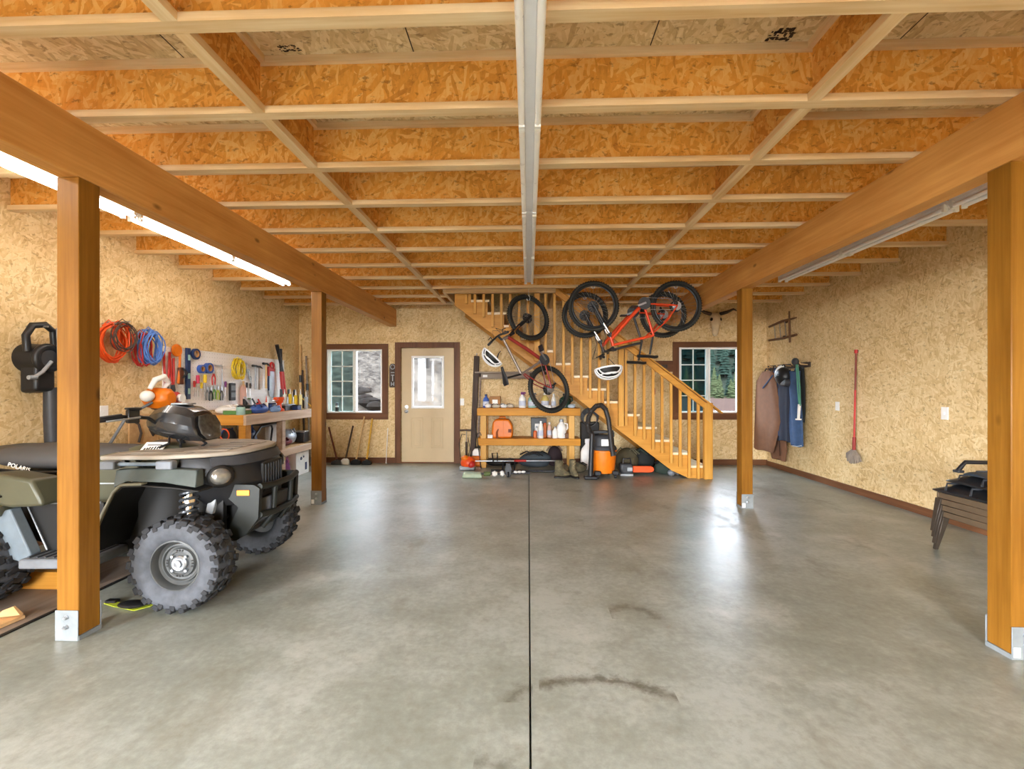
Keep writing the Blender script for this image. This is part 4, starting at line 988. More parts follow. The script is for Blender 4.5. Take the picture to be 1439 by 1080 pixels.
# pliers, screwdrivers: a row along the bottom of the board
def pliers(label, u, v, mat, s=1.0, tilt=0, grp='pliers in a row on the pegboard'):
    t, M = hung('pliers', label, 'pliers', u, v, grp); M = M @ Matrix.Rotation(tilt, 4, 'Z')
    m = MB(); m.prism([(-.012*s, 0), (.012*s, 0), (.02*s, -.03*s), (.012*s, -.06*s), (-.012*s, -.06*s), (-.02*s, -.03*s)], .006, .02, M); m.obj('jaw', M_STEEL, t, .002)
    for k in (-1, 1):
        m = MB(); m.tube([M @ Vector((k*.006, -.05*s, .013)), M @ Vector((k*.03*s, -.11*s, .013)), M @ Vector((k*.022*s, -.19*s, .013))], .008*s, 8); m.obj('grip', mat, t)
def driver(label, u, v, mat, s=1.0, grp='screwdrivers in a row on the pegboard'):
    t, M = hung('screwdriver', label, 'screwdriver', u, v, grp)
    m = MB(); m.lathe([(.006, .075*s), (.014*s, .07*s), (.016*s, .03*s), (.012*s, .01*s), (.017*s, .0), (.01*s, -.006)], 12, M @ Matrix.Translation((0, 0, .02)) @ Matrix.Rotation(-PI/2, 4, 'X')); m.obj('handle', mat, t)
    m = MB(); m.cyl(M @ Vector((0, 0, .02)), M @ Vector((0, -.13*s, .02)), .0042*s, n=8); m.obj('shaft', M_STEEL, t)
rowl = [(271, 'red', M_RED, 'd'), (276, 'pink red', simple('pink_handle', 'c83458', .4), 'D'), (281, 'yellow', M_YELLOW, 'd'), (286, 'yellow', M_YELLOW, 'D'), (290, 'grey', M_GREY, 'p'), (295, 'dark', M_BLACK, 'p'), (300, 'green', M_GREEN, 'p'), (305, 'yellow green', simple('lime_handle', 'a8b83c', .45), 'p'), (310, 'dark grey', M_DGREY, 'p'), (315, 'purple', M_PURPLE, 'd'), (345, 'black', M_BLACK, 'd'), (350, 'brown', M_DARKWOOD, 'd')]
for i, (u, cn, mt, k) in enumerate(rowl):
    nb = 'beside the level' if i < 2 else 'under the blue tape' if i < 6 else 'under the steel square' if i < 10 else 'under the yellow cord'
    v = 541 + (i % 3)
    if k == 'p': pliers('%s gripped pliers hanging low on the pegboard %s' % (cn, nb), u, v, mt, 1.0)
    else: driver('%s handled %s hanging low on the pegboard %s%s' % (cn, 'fat screwdriver' if k == 'D' else 'slim screwdriver', nb, ', second one' if i == 3 else ''), u, v + (2 if k == 'd' else -4), mt, 1.4 if k == 'D' else 1.0)
pliers('small red and blue pliers hanging under the blue tape rolls', 299, 519, M_RED, 1.1)
# square, hex key case, yellow cord, wrenches
t, M = hung('carpenter_square', 'thin steel square hanging on the pegboard between tape and yellow cord', 'square', 311, 513)
m = MB(); m.prism([(-.11, -.012), (-.11, -.0), (.02, -.0), (.02, -.36), (.004, -.36), (.004, -.012)], .004, .007, M) if False else None
m = MB(); m.bx(-.13, .02, -.014, 0, .004, .007, M); m.obj('short_arm', M_STEEL, t); m = MB(); m.bx(.004, .02, -.34, -.014, .004, .007, M); m.obj('long_arm', M_STEEL, t)
t, M = hung('tool_case', 'black wall case of hex keys beside the pink paddle', 'tool case', 325, 539)
m = MB(); m.bx(-.06, .06, -.24, .01, 0, .03, M); b = m.obj('case_body', M_BLACK, t, .006)
for z in (-.06, -.16): m = MB(); m.bx(-.045, .045, z - .035, z + .035, .03, .034, M); m.obj('clear_lid', M_GREY, b)
coil('bunched yellow cord hanging in the middle of the pegboard', 336, 518, simple('yellow_cord', 'dcc22a', .5), .09, .15, 12, 8, 'yellow_cord', x=XP + .07)
t, M = hung('paint_paddle', 'pale pink wooden paddle hanging below the yellow cord', 'paddle', 341, 540)
m = MB(); m.prism([(-.03, 0), (.03, 0), (.075, -.06), (.07, -.30), (-.07, -.30), (-.075, -.06)], .004, .016, M); m.obj('blade', simple('pink_board', 'd8a48c', .6), t, .003); m = MB(); m.bx(-.018, .018, -.03, .05, .002, .02, M); m.obj('handle', M_HANDLE, t, .004)
for i, (u, v) in enumerate(((345, 511), (348, 520), (351, 530))):
    t, M = hung('wrench', '%s steel wrench right of the yellow cord' .replace('right of', 'next to') % ('top', 'middle', 'lowest')[i], 'wrench', u, v, 'wrenches by the yellow cord')
    m = MB(); m.torus(M @ Vector((0, -.01, .01)), .022, .007, (1, 0, 0), 16, 6); m.obj('ring_end', M_STEEL, t); m = MB(); m.bar(M @ Vector((0, -.03, .01)), M @ Vector((.03, -.14, .01)), .014, .008); m.obj('shank', M_STEEL, t)
def hammer(label, u, v, hm, gm, s=1.0, grp='hammers on the pegboard'):
    t, M = hung('hammer', label, 'hammer', u, v, grp)
    m = MB(); m.tube([M @ Vector((-.07*s, .0, .035)), M @ Vector((-.045*s, 0, .035))], .017*s, 12); m.tube([M @ Vector((-.045*s, 0, .035)), M @ Vector((.02*s, 0, .035)), M @ Vector((.085*s, -.02*s, .035))], [.013*s, .017*s, .006*s], 10); m.obj('head', hm, t)
    m = MB(); m.tube([M @ Vector((0, .015, .035)), M @ Vector((0, -.2*s, .035)), M @ Vector((0, -.33*s, .035))], [.012*s, .011*s, .015*s], 8); m.obj('handle', gm, t)
hammer('steel claw hammer hanging at the near end of the hammer row', 356, 514, M_DGREY, M_LGREY, 1.1)
hammer('claw hammer with a weathered handle, second in the hammer row', 361, 515, M_DGREY, M_GREYWOOD, 1.1)
hammer('mallet with a black head and pale handle beside the red handled saw', 371, 511, M_BLACK, M_HANDLE, 1.2)
t, M = hung('hand_saw', 'red handled hand saw with a wide silver blade at the far pegboard end', 'saw', 381, 513)
m = MB(); m.prism([(-.075, -.06), (.085, -.06), (.095, -.30), (.06, -.56), (-.075, -.50)], .008, .011, M); m.obj('blade', M_STEEL, t)
m = MB(); m.torus(M @ Vector((.0, -.01, .015)), .05, .018, (1, 0, 0), 20, 8); m.bx(-.07, .08, -.1, -.05, .003, .026, M); m.obj('handle', M_RED, t, .004)
t, M = hung('pipe_wrench', 'red and navy hanging tool between the mallet and the saw', 'wrench', 376, 516)
m = MB(); m.bx(-.025, .03, -.14, .015, .006, .03, M); m.obj('head', M_RED, t, .006); m = MB(); m.bx(-.015, .02, -.38, -.14, .008, .026, M); m.obj('shank', M_NAVY, t, .005)
# tall red handled cutters beyond the board
p = PX(396, 492, -4.2); t = thing('long_cutters', 'tall black and red long handled cutters standing at the far end of the bench', 'bolt cutter', (p.x, p.y, 1.042))
for s, u0, u1, um in ((1, 389, 401, 397), (-1, 394, 397, 395)):
    m = MB(); m.tube([PX(u0, 484 + (6 if s < 0 else 0), -4.2), PX(um, 522, -4.19)], [.03, .022], 10); m.obj('handle', M_BLACK, t)
    m = MB(); m.tube([PX(um, 522, -4.19), PX(u1, 553, -4.17)], [.026, .022], 10); m.obj('red_sleeve', M_RED, t)
m = MB(); a = PX(399, 552, -4.17); m.bar(a, (a.x + .02, a.y, 1.043), .05, .03); m.obj('jaw', M_DGREY, t, .004)

# --- workbench
XB = -3.54; BY0, BY1 = 5.63, 7.78; BZ = 1.04
wb = thing('workbench', 'long timber workbench under the pegboard with a lower shelf', 'workbench', (-3.9, 6.7, 0))
m = MB(); m.bx(XL + .004, XB - .039, BY0 + .039, BY1, BZ - .022, BZ); m.obj('bench_top', M_PLYL, wb, .003)
m = MB(); m.bx(XB - .038, XB, BY0, BY1, BZ - .128, BZ); m.obj('side_rail', M_BENCH, wb, .004)
m = MB(); m.bx(XL + .025, XB - .039, BY0, BY0 + .038, BZ - .128, BZ); m.obj('end_rail', M_BENCHX, wb, .004)
for y in (BY0 + .05, 6.55, 7.62):
    for x, nm in ((XB - .04, 'leg'), (XL + .12, 'leg')):
        m = MB(); m.bx(x - .09, x - (.0 if x > -4 else .0), y, y + .12 if y < 6 else y + .09, 0, BZ - .129 if y < 6 or True else BZ); m.obj('leg', M_BENCH if y > 6 else M_BENCHX, wb, .004)
m = MB(); m.bx(XL + .025, XB - .131, 5.83, BY1, .46, .478); m.obj('lower_shelf', M_PLYL, wb)
m = MB(); m.bx(XB - .039, XB - .002, 6.45, BY1, .39, .49); m.obj('shelf_rail', M_BENCH, wb, .004)
m = MB(); m.bx(XL + .35, XB - .14, 7.1, 7.19, BZ - .12, BZ - .03); m.obj('cross_member', M_BENCHX, wb, .004)
def on_bench(u, v, z=BZ): return PZ(u, v, z)
def boxobj(nm, label, cat, c, d, mat, lid=None, rot=0, bev=.006, group=None):
    t = thing(nm, label, cat, (c[0], c[1], c[2]), rot, group); M = Matrix.Translation(c) @ Matrix.Rotation(rot, 4, 'Z')
    m = MB(); m.bx(-d[0]/2, d[0]/2, -d[1]/2, d[1]/2, .0, d[2], M); b = m.obj('body', mat, t, bev, 2)
    m = MB()
    if lid is not None: m.bx(-d[0]/2 - .004, d[0]/2 + .004, -d[1]/2 - .004, d[1]/2 + .004, d[2] + .0005, d[2] + .02, M); m.obj('lid', lid, t, bev)
    else: m.bx(-d[0]*.25, d[0]*.25, -d[1]/2 - .002, -d[1]/2 + .001, d[2]*.25, d[2]*.7, M); m.obj('label_patch', M_WPLAST, t)
    return t
def tube_item(nm, label, cat, c, r, h, mat, cap=None, nozzle=False, group=None, tilt=(0, 0)):
    t = thing(nm, label, cat, tuple(c), group=group); M = Matrix.Translation(c) @ Matrix.Rotation(tilt[0], 4, 'X') @ Matrix.Rotation(tilt[1], 4, 'Y')
    lathe_obj('body', [(r*.96, 0), (r, .004), (r, h - .006), (r*.9, h)], mat, t, M)
    if nozzle: lathe_obj('nozzle', [(r*.45, h), (r*.35, h + .02), (.004, h + .09)], cap or M_WPLAST, t, M, 12)
    else: lathe_obj('cap', [(r*.75, h), (r*.75, h + .016), (r*.6, h + .02)], cap or M_BLACK, t, M)
    return t
def sack(nm, label, cat, c, d, mat, sd, mat2=None, group=None, sub=1):
    R_ = random.Random(sd); t = thing(nm, label, cat, tuple(c), group=group); m = MB(); rings = []; n = 14
    for i in range(8):
        f = i/7; e = -PI/2*.75 + f*(PI/2*.75 + PI/2*.97)
        rings.append([(c[0] + d[0]/2*math.cos(e)*math.cos(2*PI*k/n)*R_.uniform(.82, 1.1), c[1] + d[1]/2*math.cos(e)*math.sin(2*PI*k/n)*R_.uniform(.82, 1.1), max(c[2] + .001, c[2] + d[2]*(.42 + .58*math.sin(e)) + (R_.uniform(-.05, .05)*d[2] if 0 < i < 7 else 0))) for k in range(n)])
    m.loft(rings); m.obj('bundle', mat, t, 0, 1, 50, 0, sub)
    m = MB()
    for k in range(4):
        a = R_.uniform(0, PI*2); x, y = c[0] + d[0]*.28*math.cos(a), c[1] + d[1]*.28*math.sin(a)
        m.tube([(x - d[0]*.2, y, c[2] + d[2]*.75), (x, y + .02, c[2] + d[2]*.97), (x + d[0]*.2, y - .02, c[2] + d[2]*.75)], min(.012, d[2]*.1), 6)
    m.obj('fold', mat2 or mat, t, 0, 1, 60)
    return t
# bench-top clutter
sack('paper_bag', 'crumpled white bag on the near end of the workbench', 'bag', (-3.98, 5.95, BZ), (.34, .34, .12), M_WPLAST, 3)
boxobj('cardboard_box', 'long green and white carton on the bench beside the white bag', 'box', (-3.80, 5.86, BZ), (.22, .26, .05), M_GREEN, M_WPLAST)
tube_item('paint_can', 'black topped teal can on the bench corner', 'can', (-3.68, 5.74, BZ), .052, .10, M_TEAL, M_BLACK)
boxobj('tool_box', 'dark green small case on the bench behind the teal can', 'case', (-3.80, 6.12, BZ), (.14, .16, .09), simple('dark_green_plastic', '24382c', .5), M_BLACK)
t = sack('tool_pouch', 'blue tool pouch slumped on the bench edge', 'pouch', (-3.68, 6.14, BZ), (.2, .36, .12), M_BLUE, 4, M_NAVY)
t = sack('shop_rag', 'light blue rag bunched by the tool pouch', 'rag', (-3.63, 6.45, BZ), (.13, .24, .09), simple('light_blue_cloth', '7f9cc8', .8), 6)
for i, (dx, ln, mt, cn) in enumerate(((0, .3, M_LGREY, 'silver'), (.07, .26, M_BLACK, 'black'), (.13, .24, M_RED, 'red'))):
    t = thing('file_tool', '%s handled rod leaning up out of the clutter on the bench' % cn, 'hand tool', (-3.9, 6.3 + dx, BZ)); m = MB(); a = Vector((-3.86, 6.34 + dx*1.5, BZ + .012)); b = a + Vector((-.1, -.08 + dx, ln*.7)); m.tube([a, a.lerp(b, .6)], .007, 8); m.obj('shaft', M_STEEL, t); m = MB(); m.tube([a.lerp(b, .55), b], .012, 8); m.obj('handle', mt, t)
t = thing('bench_vise', 'orange red clamp standing on the bench below the hammers', 'clamp', (-3.86, 6.95, BZ)); c = on_bench(361, 577)
c = Vector((-3.72, 6.72, BZ))
m = MB(); m.lathe([(.07, 0), (.07, .03), (.035, .05), (.03, .11), (.055, .14), (.06, .2), (.05, .21)], 16, Matrix.Translation(c)); m.obj('clamp_body', M_ORED, t)
m = MB(); m.bar(c + Vector((0, -.12, .185)), c + Vector((0, .1, .185)), .05, .05); m.obj('jaw', M_ORED, t, .006)
m = MB(); m.cyl(c + Vector((0, -.2, .16)), c + Vector((0, .0, .16)), .012); m.obj('screw', M_STEEL, t)
boxobj('drill_case', 'low black and grey tool case on the bench under the hand saw', 'case', (-3.80, 7.0, BZ), (.2, .30, .075), M_DGREY, M_LGREY)
boxobj('battery_charger', 'small navy charger beside the low tool case', 'charger', (-3.66, 7.12, BZ), (.09, .12, .06), M_NAVY, M_BLACK)
tube_item('spray_can', 'black spray can on the bench behind the blue tool pouch', 'can', Vector((-4.05, 6.42, BZ)), .032, .19, M_BLACK, M_WPLAST)
tube_item('spray_can', 'green capped spray can on the bench below the hex key case', 'can', Vector((-4.08, 6.56, BZ)), .032, .18, M_LGREY, M_GREEN)
tube_item('spray_can', 'dark red can on the bench below the pink paddle', 'can', Vector((-4.02, 6.70, BZ)), .04, .12, M_RED, M_BLACK)
tube_item('glue_bottle', 'small white bottle on the bench below the wrenches', 'bottle', Vector((-4.0, 6.86, BZ)), .028, .13, M_WPLAST, M_ORED, True)
boxobj('parts_box', 'small blue parts box on the bench below the hammers', 'box', (-4.06, 7.05, BZ), (.12, .16, .09), M_BLUE, M_NAVY)
boxobj('parts_box', 'pale card box on the bench beside the white bag', 'box', (-4.08, 6.24, BZ), (.14, .16, .11), M_BROWN, None)
cl = [(-3.93, 7.26, M_WPLAST, 'white', .24), (-3.86, 7.30, M_YELLOW, 'yellow', .25), (-3.80, 7.36, M_YELLOW, 'yellow', .23), (-3.74, 7.40, simple('pale_yellow', 'e8dfa0', .5), 'pale yellow', .24), (-3.68, 7.46, M_LGREY, 'grey', .2), (-3.9, 7.44, M_WPLAST, 'white', .2)]
for i, (x, y, mt, cn, h) in enumerate(cl):
    tube_item('caulk_tube', '%s caulk tube standing at the far bench end, %s' % (cn, ('next to the long cutters', 'beside the white tube', 'between two other tubes', 'shortest nozzle of the yellows', 'at the bench edge', 'behind the yellow tubes')[i]), 'caulk tube', (x, y, BZ), .026, h, mt, M_WPLAST, True, 'caulk tubes')
for i, (x, y, tl) in enumerate(((-4.06, 7.36, .12), (-4.02, 7.5, .2), (-4.0, 7.62, .3))):
    t = thing('small_saw', 'black handled saw standing upright behind the caulk tubes, %s' % ('first', 'middle', 'last')[i], 'saw', (x, y, BZ), group='upright saws'); M = Matrix.Translation((x, y, BZ)) @ Matrix.Rotation(-tl, 4, 'X')
    m = MB(); m.bx(-.004, .004, -.03, .03, .002, .2, M); m.obj('blade', M_STEEL, t); m = MB(); m.tube([M @ Vector((0, 0, .2)), M @ Vector((0, .005, .27)), M @ Vector((0, -.01, .33))], [.02, .024, .02], 8); m.obj('handle', M_BLACK, t)
for i, (dy, mt, cn) in enumerate(((0, M_YHANDLE, 'yellow'), (.09, M_HANDLE, 'pale'))):
    t = thing('folding_rule', '%s wooden stick leaning at the far bench end' % cn, 'stick', (-3.75, 7.6 + dy, BZ)); m = MB(); a = Vector((-3.66 - .05*i, 7.66 + dy, BZ + .012)); b = a + Vector((-.14, -.16, .2)); m.bar(a, b, .024, .012); m.obj('stick', mt, t); m = MB(); m.cyl(b - Vector((.006, 0, 0)), b + Vector((.008, 0, 0)), .007); m.obj('rivet', M_STEEL, t)
# tools leaning into the corner
for i, (u0, v0, u1, mt, cn, hd) in enumerate(((422, 484, 432, M_HANDLE, 'pale pole with a dark collar', 1), (425, 520, 428, M_DARKWOOD, 'dark stained handle', 0), (430, 500, 434, M_GREYWOOD, 'grey weathered handle', 0))):
    t = thing('long_pole', '%s leaning in the corner past the workbench' % cn, 'pole', (-4.1, 8.1, 0), group='poles in the corner'); a = PY(u0, v0, 8.36 - i*.02); b = Vector((a.x + .12 + .05*i, 8.15 - i*.06, .002))
    m = MB(); m.tube([b, a], .017, 8); m.obj('pole', mt, t)
    m = MB(); m.tube([b.lerp(a, .68), b.lerp(a, .74)], .026, 8); m.obj('collar', M_BLACK, t)
# under the bench
boxobj('storage_box', 'white box with dark blue marks on the floor under the bench end', 'box', (-3.74, 7.25, 0), (.22, .42, .36), M_WPLAST, M_WHITE)
o = [x for x in bpy.data.objects if x.get('label', '').startswith('white box with dark blue')][0]
m = MB(); Mx = FL((-3.63, 7.16, .16)); m.bx(-.06, .0, -.07, .05, -.001, .002, FL((-3.63, 7.39, .13))); m.torus((-3.629, 7.2, .26), .018, .008, (1, 0, 0), 14, 6); m.torus((-3.629, 7.28, .28), .012, .006, (1, 0, 0), 14, 6); m.obj('print_marks', M_NAVY, o)
sack('duffel_bag', 'purple and pink bag squeezed beside the white box', 'bag', (-3.75, 6.86, 0), (.24, .28, .34), M_PURPLE, 9, simple('pink_cloth', 'd887b4', .7))
sack('jacket_bundle', 'dark red bundled cloth on the bench shelf', 'cloth', (-3.78, 6.92, .492), (.2, .5, .13), simple('dark_red_cloth', '5e1f22', .85), 10)
sack('plastic_sack', 'pale grey plastic sack slumped over the dark red cloth', 'sack', (-3.86, 7.22, .492), (.22, .46, .24), M_LGREY, 12)
boxobj('steel_toolbox', 'silver black toolbox at the far end of the bench shelf', 'toolbox', (-3.80, 7.52, .492), (.2, .17, .16), M_DGREY, M_STEEL)
boxobj('pale_case', 'pale case on the bench shelf behind the near leg', 'case', (-3.92, 6.7, .480), (.3, .5, .36), simple('dusty_pale_plastic', 'b7aca0', .6), M_GREY)  # a plain pale case, not a lamp
t = thing('hose_reel', 'black hose bowed over the pale case under the bench', 'hose', (-3.7, 6.2, .48)); m = MB(); pts = [(-3.62, 5.86, .49), (-3.63, 5.95, .74), (-3.66, 6.15, .85), (-3.66, 6.4, .86), (-3.70, 6.5, .80), (-3.68, 6.42, .60), (-3.68, 6.3, .49)]; m.tube(pts, .014, 8); m.obj('hose', M_BLACK, t); m = MB(); m.cyl((-3.68, 6.3, .481), (-3.68, 6.3, .52), .022); m.obj('end_fitting', M_RED, t)
for i, (y, mt, cn) in enumerate(((5.72, M_DGREY, 'dark grey'), (5.78, M_NAVY, 'navy'))):
    sack('tool_bag', '%s tool bag under the near end of the bench' % cn, 'bag', (-4.06 + .24*i, y + .35, .481), (.22, .28, .36 + .04*i), mt, 20 + i, M_BLUE)
t = thing('hose_coil', 'orange hose loop beside the near bench leg', 'hose', (-3.8, 5.6, .6)); m = MB(); m.torus((-3.80, 5.60, .80), .07, .008, (.2, 1, .1), 24, 8); m.obj('loop', M_ORED, t); m = MB(); m.cyl((-3.80, 5.585, .865), (-3.80, 5.64, .872), .006); m.obj('hook', M_STEEL, t)
# --- string trimmer leaning on the wall and pale board
pe = PX(222, 556, -3.98); t = thing('string_trimmer', 'orange and white petrol trimmer head-up behind the handlebar', 'string trimmer', (pe.x, pe.y, pe.z))
M = FL(pe) @ Matrix.Scale(1.3, 4)
m = MB(); rings = []
for z, s in ((-.1, .05), (-.07, .075), (0, .085), (.08, .08), (.12, .05)): rings.append([M @ Vector((s*math.cos(2*PI*k/8 + .3)*1.05, s*math.sin(2*PI*k/8 + .3)*1.1 - .02, z)) for k in range(8)])
m.loft(rings); b = m.obj('engine_cover', M_ORANGE, t, .01, 2)
m = MB(); m.tube([M @ Vector((.12, -.02, .09)), M @ Vector((.12, -.02, .12))], .045, 20); m.obj('starter_cap', M_WPLAST, t)
m = MB(); m.lathe([(.02, -.06), (.06, -.05), (.065, .04), (.04, .06)], 14, M @ Matrix.Translation((.11, -.03, .03))); m.obj('recoil_housing', M_RED, t)
m = MB(); m.tube([M @ Vector(v) for v in ((-.14, .06, .05), (-.1, .13, .06), (-.01, .16, .06), (.05, .11, .05), (.02, .06, .03))], [.022, .03, .03, .026, .02], 10); m.obj('fuel_tank', M_WPLAST, t)
m = MB(); m.ell(M @ Vector((-.13, 0, .02)), (.06, .07, .06)); m.obj('muffler_guard', M_WPLAST, t)
m = MB(); a = PX(178, 585, -4.08); e = PX(138, 650, -4.15); m.tube([M @ Vector((-.08, -.05, .02)), a, e, e + (e - a)*.6], .014, 10); m.obj('shaft', M_GREY, t)
m = MB(); m.ell(M @ Vector((.02, -.08, -.02)), (.07, .08, .05)); m.tube([M @ Vector((.06, -.1, 0)), M @ Vector((.04, -.2, -.02)), (XL + .004, pe.y + .02, pe.z - .2)], .008, 6); m.obj('wall_bracket', M_BLACK, t)
pb = PX(203, 610, -4.24); M = FL(pb) @ Matrix.Rotation(-.06, 4, 'Y')
t = thing('plywood_board', 'pale upright plywood board with dark hooks behind the quad handlebar', 'board', (pb.x, pb.y, 0))
m = MB(); m.bx(-.19, .15, -pb.z + .002, .22, -.012, .012, M); b = m.obj('panel', M_PLYL, t, .003)
m = MB(); m.tube([M @ Vector(v) for v in ((-.16, .16, .02), (-.1, .12, .03), (-.07, .02, .03), (-.09, -.08, .02))], .012, 8); m.obj('hook', M_DARKWOOD, b)
m = MB(); m.tube([M @ Vector(v) for v in ((.06, .14, .02), (.04, .05, .03), (.08, -.02, .03), (.12, .02, .02))], .011, 8); m.cyl(M @ Vector((.05, .17, .012)), M @ Vector((.05, .17, .02)), .02); m.obj('hook', M_DARKWOOD, b)
# ================================================================ end wall things
YW = YB - .001
plate('light_switch', 'white double switch cover between the door casing and the orange bench', FB(PY(648, 564.5, YW)), .11, .13, False, True)
# sign plaque
p = PY(552, 527.5, YW); M = FB(p); t = thing('thermometer_plaque', 'dark oval-topped plaque with pale marks between window and door', 'plaque', tuple(p))
m = MB(); pts = [(.055, -.22), (.065, -.19), (.065, .12), (.06, .18), (.03, .22), (-.03, .22), (-.06, .18), (-.065, .12), (-.065, -.19), (-.055, -.22)]; m.prism(pts, -.002, .014, M); b = m.obj('plaque_board', M_DARKWOOD, t, .004)
m = MB(); m.torus(M @ Vector((0, .16, .015)), .04, .007, (0, 1, 0), 22, 6); m.obj('ring_mark', M_LGREY, b)
m = MB()
for bx_ in ((-.03, .03, -.0, .014), (-.008, .008, -.10, .0), (-.03, .03, -.165, -.15), (-.03, -.016, -.19, -.12), (.016, .03, -.19, -.12), (-.035, .035, .05, .062)): m.bx(bx_[0], bx_[1], bx_[2], bx_[3], .0142, .0155, M)
m.obj('letter_marks', M_LGREY, b)
# window jar
t = thing('sill_jar', 'small black and white jar standing on the sill of the rocky view window', 'jar', (-3.60, YB - .04, .957)); c = Matrix.Translation((-3.57, YB + .012, .957))
m = MB(); m.lathe([(.03, 0), (.032, .01), (.032, .07), (.028, .075)], 16, c); m.obj('jar_body', M_BLACK, t); m = MB(); m.lathe([(.033, .075), (.033, .10), (.02, .105)], 16, c); m.obj('jar_band', M_WHITE, t); m = MB(); m.lathe([(.028, .105), (.028, .16), (.0, .165)], 16, c); m.obj('jar_lid', M_GREY, t)
# brooms and poles under the window
def broom(label, u0, v0, u1, v1, hm, headm, hw, hh, group='brooms under the window', nm='broom', y1=8.2):
    a = PY(u0, v0, 8.385); e = PY(u1, v1, y1); e.z = max(e.z, .06)
    t = thing(nm, label, 'broom', (e.x, e.y, 0), group=group)
    m = MB(); m.tube([e, e.lerp(a, .5), a], [.017, .016, .015], 10); m.obj('handle', hm, t)
    m = MB(); m.loft([[(e.x - hw*k, e.y - .03*j, z) for k, j in ((-1, -1), (1, -1), (1, 1), (-1, 1))] for z, hw, in ((.003, hw*1.1), (hh*.7, hw), (hh, hw*.5))]); m.obj('broom_head', headm, t, .006)
    m = MB(); m.tube([e, e.lerp(a, .05)], .022, 10); m.obj('socket', M_BLACK, t)
broom('push broom with a pale ash handle leaning under the window sill', 512, 585, 500, 648, M_HANDLE, M_LINER, .085, .09)
broom('push broom with a yellow handle leaning under the window sill', 523, 588, 515, 650, M_YHANDLE, M_LINER, .08, .08)
broom('scraper with a thin brown handle and white blade under the window', 496, 598, 485, 649, M_DARKWOOD, M_WPLAST, .07, .11, nm='scraper')
broom('shovel with a dark handle slanting behind the quad side post', 462, 600, 474, 648, simple('red_brown_handle', '6b3520', .5), M_DGREY, .10, .08, nm='shovel')
t = thing('thin_rod', 'thin white rod standing against the wall left bare beside the door casing', 'rod', (-2.6, 8.37, 0)); t['label'] = 'thin white rod standing against the wall beside the door casing'
a, b = PY(545, 601, 8.395), PY(542.5, 653, 8.36); m = MB(); m.tube([(b.x, b.y, .012), a], .007, 8); m.obj('shaft', M_WPLAST, t); m = MB(); m.cyl((b.x, b.y, .0), (b.x, b.y, .014), .011); m.obj('tip', M_WHITE, t)
# bicycle pump
t = thing('floor_pump', 'dark bicycle floor pump with a wide grip handle beside the door', 'pump', (-1.2, 8.25, 0)); x = PY(655.5, 620, 8.22).x
m = MB(); m.tube([(x, 8.22, .03), (x, 8.22, .42)], .02, 12); m.obj('barrel', M_DARKWOOD, t); m = MB(); m.tube([(x, 8.22, .42), (x, 8.22, .62)], .007, 8); m.obj('rod', M_STEEL, t)
m = MB(); m.tube([(x - .12, 8.22, .625), (x, 8.22, .63), (x + .12, 8.22, .625)], .016, 10); m.obj('handle', M_DARKWOOD, t); m = MB(); m.bx(x - .11, x + .11, 8.19, 8.25, 0, .03); m.obj('foot_plate', M_BLACK, t, .005)
m = MB(); m.tube([(x + .01, 8.2, .07), (x - .10, 8.18, .12), (x - .13, 8.2, .4), (x - .08, 8.2, .56), (x - .02, 8.2, .55)], .007, 8); m.tube([(x + .02, 8.2, .1), (x + .07, 8.18, .3), (x + .03, 8.2, .5)], .006, 8); m.obj('hose', M_BLACK, t)
# upright weathered timbers
t = thing('fence_post', 'dark weathered timber standing upright between switch and orange bench', 'timber', (-.97, 8.3, 0))
a, b = PY(670, 500, 8.36), PY(664, 640, 8.3); m = MB(); m.bar((b.x, b.y, .002), a, .10, .06, (0, 1, 0)); m.obj('post_shaft', M_DARKWOOD, t, .01)
a2 = PY(675, 530, 8.33); m = MB(); m.bar((b.x + .09, b.y - .03, .002), a2, .035, .03, (0, 1, 0)); m.obj('split_strip', M_GREYWOOD, t, .004)
m = MB(); m.cyl(a, a + Vector((0, 0, .05)), .008); m.obj('nail', M_STEEL, t)
t = thing('bent_rod', 'thin black bent rod leaning on the side of the orange bench', 'rod', (-.95, 7.85, 0)); a, b, c = PY(664, 575, 7.93), PY(670, 610, 7.9), PY(676, 649, 7.83); m = MB(); m.tube([a, b, Vector((c.x, c.y, .008))], .008, 8); m.obj('shaft', M_BLACK, t); m = MB(); m.tube([b, b + Vector((.06, 0, .03)), b + Vector((.08, 0, -.02))], .007, 8); m.obj('side_hook', M_BLACK, t)
# weathered shelf
t = thing('wall_shelf', 'grey weathered plank shelf on the end wall above the orange bench', 'shelf', (-.3, 8.33, 1.63)); a, b = PY(668, 522, 8.3), PY(752, 521, 8.3)
m = MB(); m.bx(a.x, b.x, 8.20, YW, a.z - .03, a.z - .002); m.obj('shelf_board', M_GREYWOOD, t, .004); m = MB(); m.bx(a.x + .1, b.x, 8.28, 8.31, a.z - .13, a.z - .031); m.obj('front_rail', M_GREYWOOD, t, .004)
m = MB(); m.bx(a.x + .14, a.x + .22, 8.272, 8.28, a.z - .10, a.z - .06); m.obj('paper_tag', M_WPLAST, t)
for xx in (a.x + .06, b.x - .1): m = MB(); m.bx(xx, xx + .03, 8.22, YW, a.z - .09, a.z - .031); m.obj('bracket', M_DARKWOOD, t)
